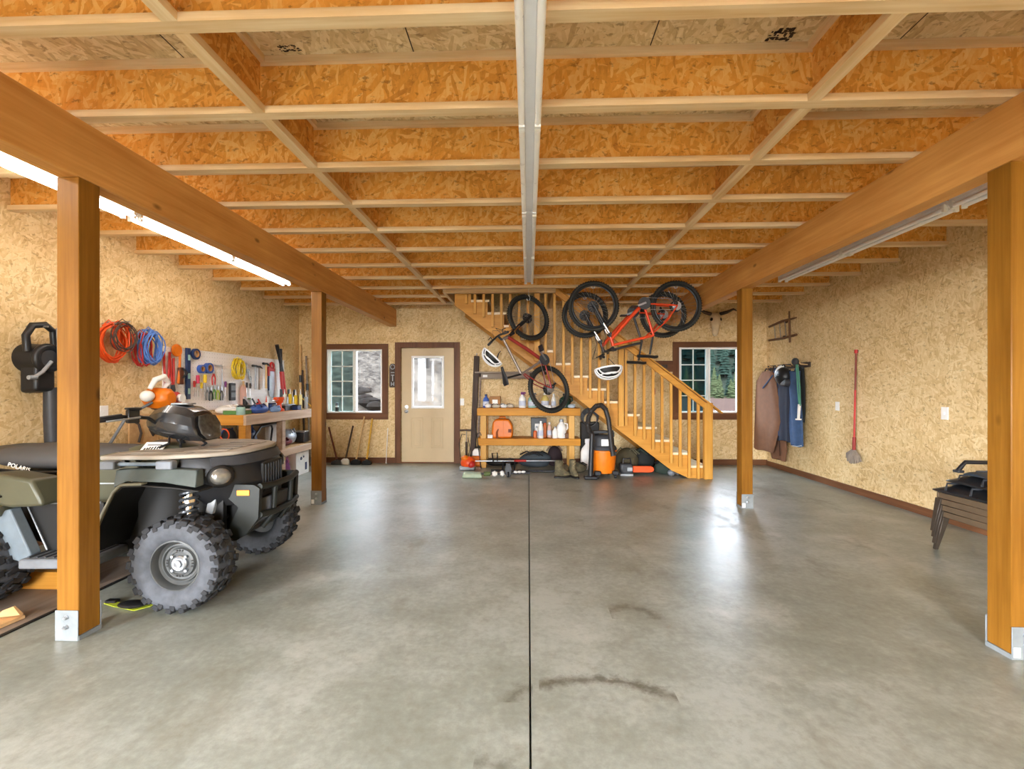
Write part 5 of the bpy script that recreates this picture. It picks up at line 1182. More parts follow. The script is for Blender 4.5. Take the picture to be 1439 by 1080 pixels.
# dark board and small red tag
p = PY(933, 514.5, YW); M = FB(p); t = thing('coat_peg_board', 'dark stained board fixed to the wall beside the meadow window casing', 'board', tuple(p)); m = MB(); m.bx(-.17, .165, -.10, .10, -.002, .03, M); b = m.obj('board', M_TRIMX, t, .004); m = MB(); m.bx(-.05, .05, -.03, .03, .03, .05, M); m.obj('bracket', M_DARKWOOD, b)
p = PY(918, 548, YW); M = FB(p); t = thing('key_tag', 'small dark red tag hanging on the wall behind the stair balusters', 'tag', tuple(p)); m = MB(); m.prism([(-.03, -.08), (.03, -.08), (.035, .02), (.015, .07), (-.015, .07), (-.035, .02)], -.001, .012, M); m.obj('tag_body', simple('dark_red_paint', '7d1f1c', .5), t, .003); m = MB(); m.torus(M @ Vector((0, .085, .006)), .016, .003, (0, 1, 0), 14, 6); m.cyl(M @ Vector((0, .1, -.02)), M @ Vector((0, .1, .014)), .004); m.obj('ring', M_STEEL, t)
# ---------------------------------------------------------------- orange shelf bench
sb = thing('shelf_bench', 'orange pine two-tier shelf bench against the end wall below the bikes', 'shelf bench', (0, 8.1, 0))
FX0, FX1, FY0, FY1 = -.885, .90, 7.90, 8.39
for z0, z1, nm in ((.91, 1.04, 'top_shelf'), (.395, .513, 'lower_shelf')):
    m = MB(); m.bx(FX0, FX1, FY0 + .039, FY1, z1 - .02, z1); s_ = m.obj(nm, M_ORANGE_WOOD, sb, .003)
    m = MB(); m.bx(FX0, FX1, FY0, FY0 + .038, z0, z1); m.obj('front_rail', M_ORANGE_WOOD, s_, .004)
    m = MB(); m.bx(FX0, FX0 + .038, FY0 + .039, FY1, z0, z1 - .021); m.bx(FX1 - .038, FX1, FY0 + .039, FY1, z0, z1 - .021); m.obj('end_rail', M_ORANGE_WOOD, s_, .004)
for x in (-.83, .70):
    for y in (FY0 + .045, FY1 - .1):
        m = MB(); m.bx(x, x + .1, y, y + .09, 0, 1.018); m.obj('leg', wood('orange_pine_leg', lin('dfae60'), lin('c08a3a'), 2, .8, .45) if 'orange_pine_leg' not in MATS else MATS['orange_pine_leg'], sb, .004)
TZ, LZ = 1.041, .514
def bottle(nm, label, cat, c, r, h, mat, cap, spray=False, handle=False, group=None, oval=.8):
    t = thing(nm, label, cat, tuple(c), group=group); M = Matrix.Translation(c) @ Matrix.Diagonal((1, oval, 1, 1))
    lathe_obj('bottle_body', [(r*.9, 0), (r, .01), (r, h*.55), (r*.82, h*.68), (r*.36, h*.82), (r*.34, h*.86)], mat, t, M)
    if spray:
        m = MB(); m.cyl((c[0], c[1], c[2] + h*.86), (c[0], c[1], c[2] + h*.92), r*.4); m.loft([[(c[0] + x, c[1] + y*.018, c[2] + h*z) for x, y, z in ((a, -1, .92), (a, 1, .92), (a*.8, 1, 1.03), (a*.8, -1, 1.03))] for a in (-r*.5, r*1.1)]); m.bar((c[0] + r*.4, c[1], c[2] + h*.93), (c[0] + r*.9, c[1], c[2] + h*.78), .012, .012); m.obj('spray_head', cap, t)
    else: lathe_obj('cap', [(r*.42, h*.85), (r*.42, h*.98), (r*.3, h)], cap, t, M, 14)
    if handle: m = MB(); m.tube([(c[0] + r*.5, c[1] - .0, c[2] + h*.78), (c[0] + r*1.2, c[1], c[2] + h*.74), (c[0] + r*1.25, c[1], c[2] + h*.5), (c[0] + r*.95, c[1], c[2] + h*.42)], r*.16, 8); m.obj('handle', mat, t)
    else: m = MB(); m.lathe([(r*1.006, h*.14), (r*1.006, h*.46)], 18, M); m.obj('bottle_label', simple('blue_white_label', 'c8cfe0', .5), t)
    return t
def at(u, Y): return PY(u, 560, Y).x
bottle('spray_can_bottle', 'blue bottle with a dark cap at the door end of the orange bench top', 'bottle', (at(683, 8.1), 8.1, TZ), .055, .24, M_BLUE, M_NAVY)
boxobj('cardboard_box', 'open brown cardboard box on the orange bench top', 'box', (at(696, 8.2), 8.2, TZ), (.19, .15, .20), M_BROWN, None)
for i, (u, Y, d, mt, cn) in enumerate(((686, 7.98, .10, M_WPLAST, 'white'), (697, 7.97, .13, simple('speckled_cloth', 'c8bca8', .8), 'speckled'), (708, 7.98, .11, M_WPLAST, 'crumpled white'), (717, 8.0, .12, simple('speckled_cloth', 'c8bca8', .8), 'beige'))):
    sack('rag_bundle', '%s rag on the orange bench top, %s' % (cn, ('below the blue bottle', 'before the cardboard box', 'right past the cardboard box'.replace('right ', 'just '), 'below the nose-up bike saddle')[i]), 'rag', (at(u, Y), Y, TZ), (d*1.2, d, .075), mt, 30 + i, simple('dark_spots', '4a3c30', .8) if i % 2 else M_LGREY)
bottle('spray_bottle', 'white spray bottle with a purple trigger on the orange bench top', 'spray bottle', (at(734, 8.05), 8.05, TZ), .062, .27, M_WPLAST, M_PURPLE, True)
bottle('spray_bottle', 'pale teal spray bottle beside the white one on the orange bench top', 'spray bottle', (at(748, 8.1), 8.1, TZ), .075, .25, M_TEAL, M_BLACK, True)
bottle('cleaner_bottle', 'slim white bottle seen through the lower bike wheel', 'bottle', (at(778, 8.1), 8.1, TZ), .042, .25, M_WPLAST, M_WHITE)
bottle('oil_jug', 'yellow jug behind the lower bike wheel on the orange bench top', 'jug', (at(766, 8.2), 8.2, TZ), .07, .26, simple('straw_plastic', 'd8c06a', .5), M_WPLAST)
boxobj('soap_dish', 'flat white dish under the lower bike wheel on the orange bench top', 'dish', (at(769, 7.97), 7.97, TZ), (.13, .09, .03), M_WPLAST, M_WHITE)
bottle('oil_jug', 'dark green jug at the stair end of the orange bench top', 'jug', (at(794, 8.12), 8.12, TZ), .10, .25, simple('bottle_green', '1f3a2c', .4), M_BLACK, False, True)
sack('rag_bundle', 'pale blue cloth at the stair end of the orange bench top', 'rag', (at(803, 7.98), 7.98, TZ), (.14, .12, .07), simple('pale_blue_cloth', 'b9c4cc', .8), 41)
# lower shelf
c = Vector((at(706, 8.1), 8.1, LZ)); t = thing('fuel_case', 'bright orange moulded case on the lower shelf of the orange bench', 'case', tuple(c))
m = MB(); prof = [(-.17, 0), (.17, 0), (.19, .06), (.185, .22), (.12, .33), (-.11, .33), (-.165, .28), (-.18, .1)]; m.prism(prof, -.12, .14, FB(c)); b = m.obj('case_shell', M_ORANGE, t, .03, 3)
m = MB(); m.bx(-.16, .17, .135, .15, .11, .125, FB(c)); m.bx(.02, .03, .05, .32, .139, .145, FB(c)); m.obj('moulded_rib', M_ORANGE, b, .004); m = MB(); m.bx(.11, .165, .10, .16, .139, .143, FB(c)); m.obj('latch_window', simple('rust_dark', '6b2a14', .6), b)
m = MB(); m.tube([FB(c) @ Vector(v) for v in ((-.05, .33, 0), (-.05, .36, 0), (.05, .36, 0), (.05, .33, 0))], .012, 8); m.obj('carry_handle', M_ORANGE, b)
c = Vector((at(698.5, 7.95), 7.955, LZ)); t = thing('garden_trowel', 'rusty brown handled tool standing before the orange case', 'hand tool', tuple(c)); m = MB(); m.tube([(c.x, c.y, c.z + .001), (c.x - .005, c.y, c.z + .1), (c.x + .02, c.y + .01, c.z + .16)], [.022, .018, .012], 8); m.obj('handle', simple('rust_brown', '8c4a22', .6), t); m = MB(); m.prism([(-.03, .0), (.03, .0), (.02, .09), (-.01, .1)], -.004, .004, FB((c.x + .03, c.y + .02, c.z + .001))); m.obj('blade', M_DARKWOOD, t)
boxobj('soap_box', 'small white box at the door end of the lower orange shelf', 'box', (at(689, 8.0), 8.0, LZ), (.09, .1, .04), M_WPLAST, M_WHITE)
boxobj('tool_case', 'black case standing at the back of the lower orange shelf', 'case', (at(757, 8.27), 8.27, LZ), (.28, .12, .34), M_BLACK, None)
bottle('cleaner_bottle', 'tall white bottle at the front of the lower orange shelf', 'bottle', (at(760, 8.0), 8.0, LZ), .046, .30, M_WPLAST, M_WHITE, oval=.7)
tube_item('paint_can', 'small orange can beside the tall white bottle', 'can', Vector((at(752, 8.03), 8.03, LZ)), .035, .11, simple('terracotta', 'c46a3a', .5), M_ORED)
bottle('cleaner_bottle', 'small white bottle behind the orange can', 'bottle', (at(754, 8.14), 8.14, LZ), .04, .2, M_WPLAST, M_LGREY)
tube_item('paint_can', 'slim terracotta spray can behind the tall white bottle', 'can', Vector((at(765.5, 8.1), 8.1, LZ)), .032, .24, simple('terracotta', 'c46a3a', .5), M_ORED)
bottle('cleaner_bottle', 'pale pink bottle next to the terracotta can', 'bottle', (at(772, 8.15), 8.15, LZ), .04, .27, simple('pale_pink_plastic', 'd8b4a4', .5), M_WPLAST)
bottle('milk_jug', 'small clear white jug at the stair end of the lower orange shelf', 'jug', (at(780, 8.02), 8.02, LZ), .05, .2, M_WPLAST, M_LGREY, False, True)
bottle('milk_jug', 'large clear white jug at the stair end of the lower orange shelf', 'jug', (at(789, 8.06), 8.06, LZ), .085, .33, M_WPLAST, M_LGREY, False, True)
sack('rag_bundle', 'brown mottled cloth against the stair end leg of the lower shelf', 'rag', (at(797.5, 8.0), 7.99, LZ), (.1, .1, .09), simple('brown_cloth', '7d5c48', .8), 44)
# ---------------------------------------------------------------- on the floor before the bench
def ptz(u, v, dz): p = PZ(u, v, 0); p.z = dz; return p
a = ptz(657, 661, .0)
t = thing('string_trimmer', 'trimmer with a red orange engine and long silver shaft lying before the bench', 'string trimmer', (a.x, a.y, 0))
e0 = Vector((a.x, a.y + .08, .12)); M = Matrix.Translation(e0)
m = MB(); m.ell((0, 0, .0), (.13, .11, .11), 16, 10, M); b = m.obj('engine_cover', M_ORED, t); m = MB(); m.ell((-.05, -.02, .08), (.07, .08, .05), 14, 8, M); m.obj('air_cleaner', M_ORANGE, b); m = MB(); m.ell((.06, -.05, -.02), (.07, .07, .07), 14, 8, M); m.obj('starter_housing', M_RED, b)
m = MB(); m.bx(-.14, .12, -.1, .1, -.119, -.05, M); m.obj('fuel_tank', M_LGREY, t, .02, 2)
p1 = ptz(790, 660, .13); m = MB(); m.tube([e0 + Vector((.1, 0, .03)), Vector((p1.x, p1.y + .1, .14))], .013, 10); sh = m.obj('shaft', M_STEEL, t); q1 = e0.lerp(p1, .48); m = MB(); m.tube([e0.lerp(p1, .45) + Vector((.06, .05, .02)), e0.lerp(p1, .58) + Vector((.06, .06, .02))], .019, 10); m.obj('red_sleeve', M_RED, sh)
m = MB(); h = e0.lerp(p1, .28); m.tube([h + Vector((-.02, 0, .02)), h + Vector((-.04, -.02, .16)), h + Vector((.05, -.02, .17)), h + Vector((.05, 0, .03))], .012, 8); m.obj('loop_handle', M_BLACK, t)
a = ptz(660, 671, 0); t = thing('hedge_trimmer', 'grey green and white pole tool lying in front on the floor by the bench', 'pole tool', (a.x, a.y, 0)); t['label'] = 'grey green and white pole tool lying furthest from the bench on the floor'
m = MB(); m.loft([[(a.x - .12, a.y - .06, .002), (a.x - .12, a.y + .12, .002), (a.x - .1, a.y + .1, .09), (a.x - .1, a.y - .03, .08)], [(a.x + .2, a.y - .05, .002), (a.x + .2, a.y + .1, .002), (a.x + .18, a.y + .07, .08), (a.x + .18, a.y - .03, .07)]]); m.obj('skid_guard', simple('grey_green_plastic', 'a4b49c', .5), t, .02, 2)
b = ptz(745, 669, .055); s0 = Vector((a.x + .18, a.y, .06)); m = MB(); m.tube([s0, b], .016, 10); m.obj('pole', M_DGREY, t)
m = MB(); m.tube([s0.lerp(b, .05), s0.lerp(b, .18)], .035, 12); m.obj('green_grip', simple('dark_moss', '5a6a3c', .6), t)
for f0, f1 in ((.22, .32), (.38, .46)): m = MB(); m.tube([s0.lerp(b, f0), s0.lerp(b, (f0 + f1)/2), s0.lerp(b, f1)], [.03, .045, .03], 12); m.obj('white_collar', M_WPLAST, t)
m = MB(); h = s0.lerp(b, .55); m.loft([[h + Vector((x, y, z)) for x, y in ((-w, -.02), (w, -.02), (w, .03), (-w, .03))] for z, w in ((-.05, .03), (.06, .06), (.16, .03))]); m.tube([h + Vector((0, -.02, .02)), h + Vector((.0, -.12, -.03))], .016, 8); m.obj('trigger_handle', M_BLACK, t, .006)
for f0 in (.70, .78, .86): m = MB(); m.ell(s0.lerp(b, f0) + Vector((0, -.01, .02)), (.035, .025, .018)); m.obj('white_clip', M_WPLAST, t)
p0, p2 = ptz(690, 662, .03), ptz(800, 664, .03); t = thing('long_pole', 'black pole lying between the silver shaft and the pole tool', 'pole', tuple(p0)); m = MB(); m.tube([p0 + Vector((0, 0, -.01)), p2 + Vector((0, 0, -.01))], .017, 10); m.obj('pole', M_BLACK, t)
m = MB()
for f in (.15, .3): m.tube([p0.lerp(p2, f) + Vector((0, 0, 0)), p0.lerp(p2, f) + Vector((.01, -.02, .14))], .012, 8)
m.obj('peg', M_BLACK, t)
c = ptz(669, 657, 0); t = thing('chainsaw', 'orange and white chainsaw standing beside the door end of the bench', 'chainsaw', (c.x, c.y + .2, 0)); M = Matrix.Translation((c.x, c.y + .22, 0))
m = MB(); m.loft([[M @ Vector((x*w, y, z)) for x, y in ((-1, -.09), (1, -.09), (1, .09), (-1, .09))] for z, w in ((.0, .13), (.1, .14), (.18, .1))]); m.obj('body', M_ORANGE, t, .025, 3); m = MB(); m.loft([[M @ Vector((x*w - .01, y, z)) for x, y in ((-1, -.07), (1, -.07), (1, .07), (-1, .07))] for z, w in ((.181, .08), (.26, .07), (.31, .04))]); m.obj('tank', M_WPLAST, t, .02, 3)
m = MB(); m.tube([M @ Vector(v) for v in ((.08, -.03, .18), (.09, -.03, .28), (.04, -.03, .34), (-.04, 0, .33))], .013, 8); m.obj('handle', M_LINER, t)
# camouflage boots and dark bags under the shelf
M_CAMO = simple('camouflage_cloth', '5e5640', .85, 0, .55, 16)
def boot(label, x, y, rz, sd):
    t = thing('boot', label, 'boot', (x, y, 0), rz, 'camouflage boots'); M = Matrix.Translation((x, y, 0)) @ Matrix.Rotation(rz, 4, 'Z')
    m = MB(); rings = []
    for z, x0, x1, w in ((.02, -.09, .19, .05), (.06, -.09, .19, .05), (.10, -.085, .12, .05), (.15, -.08, .06, .05), (.22, -.08, .05, .052), (.28, -.085, .055, .058)):
        rings.append([M @ Vector(((x0 + x1)/2 + (x1 - x0)/2*math.cos(a), w*math.sin(a), z)) for a in [2*PI*k/14 for k in range(14)]])
    m.loft(rings); m.obj('upper', M_CAMO, t, 0, 1, 60, 0, 1)
    m = MB(); m.loft([[M @ Vector((.05 + .15*math.cos(a), .056*math.sin(a), z)) for a in [2*PI*k/16 for k in range(16)]] for z in (.001, .024)]); m.obj('sole', M_LINER, t, .003)
    m = MB(); m.tube([M @ Vector((.055 + .06*(i % 2 == 0)*0, (-1)**i*.02, .11 + i*.025)) for i in range(7)], .004, 5); m.obj('lace', simple('tan_lace', 'a8936a', .8), t)
a = ptz(787, 672, 0); boot('camouflage boot standing before the bench, toe toward the vacuum', a.x, a.y + .07, .3, 1); boot('camouflage boot behind its mate, toe pointing at the camera', a.x + .21, a.y + .14, -1.25, 2)
sack('camera_tripod_bag', 'dark olive bundle by the boots and the stair end leg', 'bundle', (a.x + .32, 7.6, 0), (.34, .2, .16), M_CAMO, 51, M_LINER)
sack('duffel_bag', 'dark blue grey duffel lying on the floor under the orange bench', 'bag', (at(752, 8.0), 8.12, 0), (.62, .3, .27), simple('blue_grey_cloth', '3c444a', .8), 52, M_LINER)
sack('dark_bundle', 'black and maroon bundle heaped under the lower orange shelf', 'bundle', (at(780, 8.1), 8.2, 0), (.3, .22, .36), simple('maroon_black_cloth', '2a1c20', .8), 53, simple('dusty_brown_cloth', '8a7460', .8))
sack('tarp_roll', 'black tarp lying along the wall under the orange bench', 'tarp', (at(705, 8.2), 8.22, 0), (.62, .26, .12), M_LINER, 54, M_BLACK)
# ---------------------------------------------------------------- shop vacuum
V = PZ(849, 671, 0); V.y += .09; cx, cy = V.x, V.y
t = thing('shop_vacuum', 'orange shop vacuum with a black lid and looping black hose beside the bench', 'vacuum', (cx, cy, 0)); M = Matrix.Translation((cx, cy, 0))
lathe_obj('drum', [(.17, .075), (.175, .09), (.195, .30), (.198, .40), (.21, .405), (.21, .425), (.19, .43)], M_ORANGE, t, M, 32)
lid = lathe_obj('motor_lid', [(.205, .43), (.21, .44), (.20, .475), (.17, .50), (.165, .60), (.15, .64), (.13, .655), (.0, .66)], M_DGREY, t, M, 32)
m = MB(); m.bx(cx - .055, cx + .055, cy - .176, cy - .163, .50, .60); m.obj('white_label', M_WPLAST, lid, .003)
m = MB(); m.bar((cx - .16, cy, .70), (cx + .16, cy, .70), .05, .05); m.bar((cx - .15, cy, .62), (cx - .15, cy, .70), .04, .05, (0, 1, 0)); m.bar((cx + .15, cy, .62), (cx + .15, cy, .70), .04, .05, (0, 1, 0)); m.obj('carry_handle', M_BLACK, lid, .008)
for i in range(4):
    a = PI/4 + i*PI/2 + .2; x, y = cx + .2*math.cos(a), cy + .2*math.sin(a); m = MB(); m.bx(x - .05, x + .05, y - .05, y + .05, .05, .12); fo = m.obj('caster_foot', M_BLACK, t, .015, 2); m = MB(); m.cyl((x - .015, y, .03), (x + .015, y, .03), .03, n=16); m.obj('caster_wheel', M_BLACK, fo)
def hp(u, v, Y): return PY(u, v, Y)
yv = cy - .20
hose = [hp(861.5, 640, yv), hp(859, 625, yv), hp(857, 605, yv), hp(855, 588, yv), hp(851, 575, yv), hp(845, 569, yv), hp(838, 570, yv), hp(831, 577, yv), hp(827, 587, yv), hp(826, 597, yv), hp(828, 606, yv), hp(831.5, 611, yv)]
# ribbed hose
pts = []; rad = []
for i in range(len(hose) - 1):
    n = 9
    for k in range(n): pts.append(hose[i].lerp(hose[i+1], k/n)); rad.append(.034 + (.005 if (len(pts) % 2) else 0))
m = MB(); m.tube(pts, rad, 12); m.obj('hose', simple('hose_black', '2b2725', .5), t)
m = MB(); w0, w1 = hp(832, 609, yv), hp(830, 668, yv); m.tube([w0, w1], [.036, .040], 14); m.obj('wand', M_BLACK, t); m = MB(); e = hp(830, 669, yv); m.bx(e.x - .1, e.x + .1, yv - .06, yv + .06, .0, .05); m.obj('floor_nozzle', M_BLACK, t, .015, 2)
m = MB(); m.bx(cx + .1, cx + .16, cy - .22, cy - .17, .36, .42); m.obj('drum_latch', M_BLACK, t, .004); m = MB(); m.bx(cx - .005, cx + .16, cy - .197, cy - .19, .16, .17); m.obj('front_seam', M_ORED, t) if False else None
c = ptz(820, 657, 0); bottle('water_jug', 'tall white plastic container between the orange bench and the vacuum', 'jug', (c.x + .06, c.y - .12, .001), .125, .52, M_WPLAST, M_WHITE, False, True, oval=.75)
t = thing('cable_coil', 'black cable coil on the floor behind the vacuum hose', 'cable', (.93, 7.72, 0)); m = MB()
for k in range(5): m.torus((1.09, 8.10 + .015*k, .84 + .01*k), .12 + .008*k, .009, (.1, 1, .0), 24, 6)
m.obj('cable_loops', M_BLACK, t); m = MB(); m.bx(.94, 1.26, 8.19, 8.38, 0, .78); m.obj('black_bin', M_LINER, t, .01); t['label'] = 'black bin with a coiled cable on it behind the white container'; t['category'] = 'bin'; t.name = 'utility_bin'
# under the stairs
sack('canvas_bag', 'olive brown canvas bag under the stairs beside the vacuum', 'bag', (PZ(878, 660).x, 7.66, 0), (.42, .34, .40), simple('olive_canvas', '4e4632', .85), 61, M_CAMO)
sack('duffel_bag', 'black duffel lying under the stair stringer', 'bag', (PZ(900, 660).x, 7.8, 0), (.5, .34, .38), simple('black_cloth', '1d1f1e', .8), 62, simple('dark_green_cloth', '27332a', .8))
sack('duffel_bag', 'dark green bag tapering toward the bottom stair', 'bag', (PZ(926, 660).x, 7.5, 0), (.40, .24, .22), simple('dark_green_cloth', '27332a', .8), 63, M_BLACK)
c = PZ(886, 668); t = thing('chainsaw', 'chainsaw with an orange bar cover lying under the stairs', 'chainsaw', (c.x, c.y, 0))
y = c.y + .02; m = MB(); x0, x1 = PY(889, 660, y).x, PY(919, 660, y).x; pts = [(x0, -.05), (x1 - .05, -.05), (x1 - .01, -.03), (x1, 0), (x1 - .01, .03), (x1 - .05, .05), (x0, .05)]; m.prism(pts, -.015, .015, FB((0, y, .10))); m.obj('bar_cover', M_ORED, t, .005)
m = MB(); m.loft([[(x, y + b, .0 + z) for b, z in ((-.07, .03), (.09, .03), (.09, .19), (-.07, .19))] for x in (x0 - .2, x0 - .005)]); m.obj('engine_body', M_DGREY, t, .03, 3); m = MB(); m.tube([(x0 - .15, y, .19), (x0 - .15, y, .26), (x0 - .04, y, .27), (x0 - .02, y, .18)], .012, 8); m.obj('top_handle', M_BLACK, t); m = MB(); m.bx(x0 - .1, x0 - .02, y - .085, y - .071, .08, .14); m.bx(x0 - .2, x0, y - .05, y + .05, 0, .03); m.obj('side_cover', M_LGREY, t, .003)
t = thing('metal_bits', 'small metal fittings in the shadow at the foot of the stringer', 'fitting', (PZ(935, 668).x, 7.35, 0)); c = PZ(938, 665)
m = MB(); m.ell((c.x, 7.32, .05), (.06, .05, .05)); m.obj('fitting_body', M_GREY, t); m = MB(); m.tube([(c.x + .04, 7.32, .06), (c.x + .11, 7.32, .02)], .014, 8); m.obj('spout', M_STEEL, t)

# ================================================================ coat wall
# skull on the end wall above the window
p = PY(1003.5, 455, YW); M = FB(p); M_BONE = simple('bleached_bone', 'd4bd98', .7, 0, .1)
t = thing('cow_skull', 'bleached horned skull mounted above the meadow window', 'skull', tuple(p)); m = MB(); rings = []
for b_, hw, d in ((.20, .05, .06), (.15, .10, .10), (.07, .115, .12), (0, .08, .12), (-.10, .06, .10), (-.19, .055, .07), (-.23, .03, .05)):
    rings.append([M @ Vector((hw*math.cos(a), b_, .01 + d*.5 + d*.5*math.sin(a))) for a in [2*PI*k/14 for k in range(14)]])
m.loft(rings); b = m.obj('cranium', M_BONE, t, 0, 1, 60, 0, 1)
for s in (-1, 1):
    m = MB(); m.ell(M @ Vector((s*.075, .07, .085)), (.028, .03, .035)); m.obj('eye_socket', M_LINER, b)
    m = MB(); m.tube([M @ Vector(v) for v in ((s*.08, .17, .06), (s*.2, .2, .08), (s*.3, .25, .1), (s*.37, .21, .12))], [.032, .028, .018, .005], 10); m.obj('horn', M_DARKWOOD, t, 0, 1, 60)
# stick rack
a0, a1 = PX(1081, 459, 4.27), PX(1119, 446, 4.27); b0, b1 = PX(1081, 478, 4.27), PX(1119, 470, 4.27)
t = thing('stick_rack', 'rustic rack of weathered sticks high on the wall above the coats', 'rack', tuple((a0 + b1)/2)); mk = simple('rough_stick', '6a4a30', .8)
m = MB(); m.tube([a0, a0.lerp(a1, .5) + Vector((0, 0, .02)), a1], [.02, .024, .012], 8); m.obj('upper_stick', mk, t); m = MB(); m.tube([b0, b0.lerp(b1, .5) + Vector((0, 0, -.015)), b1], .02, 8); m.obj('lower_stick', mk, t)
c0, c1 = PX(1109, 437, 4.24), PX(1110, 481, 4.24); m = MB(); m.tube([c0, c0.lerp(c1, .5), c1], [.012, .018, .016], 8); m.obj('upright_stick', mk, t)
m = MB(); m.tube([a0.lerp(a1, .62), Vector((4.31, a0.lerp(a1, .62).y, a0.lerp(a1, .62).z))], .03, 8); m.tube([b0.lerp(b1, .55), Vector((4.31, b0.lerp(b1, .55).y, b0.lerp(b1, .55).z))], .03, 8); m.obj('wall_knot', M_DARKWOOD, t)
m = MB()
for k in range(3): q_ = a0.lerp(a1, .2 + .2*k); r_ = b0.lerp(b1, .25 + .2*k); m.tube([q_, r_], .007, 6)
m.obj('cross_wire', M_STEEL, t)
# coat rack
r0, r1 = PX(1074, 517, 4.22), PX(1132, 512.5, 4.22); t = thing('coat_rack', 'dark wooden peg rail holding the hanging clothes', 'coat rack', tuple(r0.lerp(r1, .5)))
m = MB(); m.bar(r0 + Vector((.06, 0, 0)), r1 + Vector((.06, 0, 0)), .02, .07, (1, 0, 0)) if False else m.bx(4.278, 4.301, r1.y, r0.y, r0.z - .04, r0.z + .04); m.obj('rail', M_DARKWOOD, t, .003)
m = MB()
for k in range(6): q_ = r0.lerp(r1, .06 + .18*k); m.tube([(4.28, q_.y, r0.z), (4.17, q_.y, r0.z + .01), (4.155, q_.y, r0.z + .04)], .009, 8)
m.obj('peg', M_HANDLE, t)
def garment(nm, label, cat, secs, mat, depth=.09, x0=4.262, sd=1, group=None, parts=()):
    """secs: (image v, u of the edge toward the corner, u of the near edge) measured on the wall plane"""
    R_ = random.Random(sd); n = 36; ph = [R_.uniform(0, 6) for _ in range(4)]
    rows = []
    for v, ua, ub in secs:
        A, B_ = PX(ua, v, x0 - depth*.5), PX(ub, v, x0 - depth*.5); rows.append((A.y, B_.y, (A.z + B_.z)/2))
    t = thing(nm, label, cat, (x0 - depth/2, (rows[0][0] + rows[0][1])/2, rows[0][2]), group=group)
    m = MB(); rings = []
    for k in range(len(rows) - 1):
        for f in (0, .25, .5, .75):
            ya, yb, z = [rows[k][i]*(1 - f) + rows[k+1][i]*f for i in range(3)]; rings.append((ya, yb, z))
    rings.append(rows[-1]); N_ = len(rings); out = []
    for i, (ya, yb, z) in enumerate(rings):
        f = i/(N_ - 1); yc, hw = (ya + yb)/2, abs(ya - yb)/2; rg = []
        for k in range(n):
            a = 2*PI*k/n; rip = 1 + (.10 + .12*f)*math.sin(5*a + ph[0] + f*1.5) + .06*math.sin(9*a + ph[1] - f*2)
            dd = depth*(.5 + .5*f*.4)
            x = x0 - depth*.5 + depth*.5*math.sin(a)*(rip if math.sin(a) < 0 else .9); y = yc + hw*math.cos(a)*(1 + .03*math.sin(7*a + ph[2] + 3*f))
            rg.append((min(x, 4.276), y, z + .012*math.sin(3*a + ph[3])*(1 if i in (0, N_ - 1) else .2)))
        out.append(rg)
    m.loft(out); m.obj('cloth', mat, t, 0, 1, 70)
    zt = rows[0][2]; yt = (rows[0][0] + rows[0][1])/2; mm = MB(); mm.tube([(x0 - depth*.5, yt - .02, zt - .01), (x0 - depth*.4, yt, zt + .06), (x0 - depth*.5, yt + .02, zt - .01)], .006, 6); mm.obj('hanging_loop', mat, t)
    for pn, pm, line, r in parts:
        mm = MB(); mm.tube([PX(u, v, x) for u, v, x in line], r, 6); mm.obj(pn, pm, t)
    return t
M_BRN = simple('brown_duck_cloth', '7a5640', .85, 0, .1); M_BRND = simple('dark_brown_cloth', '3c2a22', .85); M_DENIM = simple('blue_denim', '3d567c', .85, 0, .14); M_DENIMD = simple('dark_denim', '2c3140', .85, 0, .12)
garment('work_overalls', 'brown work overalls hanging longest on the peg rail, toward the corner', 'overalls', ((522, 1072, 1086), (535, 1064, 1090), (560, 1062, 1094), (590, 1061, 1098), (632, 1060, 1086)), M_BRN, .10, 4.13, 1, parts=(('shoulder_strap', M_BRND, [(1069, 530, 4.05), (1077, 518, 4.10), (1083, 520, 4.10)], .012), ('blue_strap', M_DENIM, [(1072, 545, 4.02), (1086, 527, 4.04)], .010)))
garment('work_trousers', 'brown trouser leg hanging lowest behind the dark jeans', 'trousers', ((560, 1080, 1100), (600, 1080, 1104), (630, 1081, 1106), (645, 1085, 1104)), M_BRN, .08, 4.25, 2, parts=(('seam', M_BRND, [(1094, 590, 4.155), (1096, 640, 4.155)], .006),))
garment('jeans', 'blue jeans hanging next to the brown overalls', 'jeans', ((521, 1083, 1094), (530, 1081, 1096), (570, 1081, 1095), (614, 1082, 1095)), M_DENIM, .10, 4.19, 3, parts=(('hem', simple('pale_hem', 'b8c0c8', .8), [(1083, 614, 4.09), (1088, 615, 4.08), (1092, 614, 4.09)], .008), ('waist_strap', M_BRND, [(1086, 524, 4.14), (1087, 515, 4.17)], .01)))
garment('jeans', 'dark charcoal jeans hanging under the black cap', 'jeans', ((520, 1096, 1110), (545, 1094, 1111), (580, 1094, 1110), (619, 1094, 1111)), M_DENIMD, .10, 4.18, 4, parts=(('seam', M_DENIM, [(1094, 545, 4.09), (1094, 612, 4.08)], .006),))
garment('jeans', 'blue jeans hanging at the near end of the peg rail behind the green strap', 'jeans', ((522, 1110, 1124), (545, 1106, 1123), (585, 1109, 1127), (626, 1113, 1128)), M_DENIM, .10, 4.21, 5, parts=(('hem', simple('pale_hem', 'b8c0c8', .8), [(1114, 626, 4.11), (1120, 627, 4.10), (1126, 626, 4.11)], .008),))
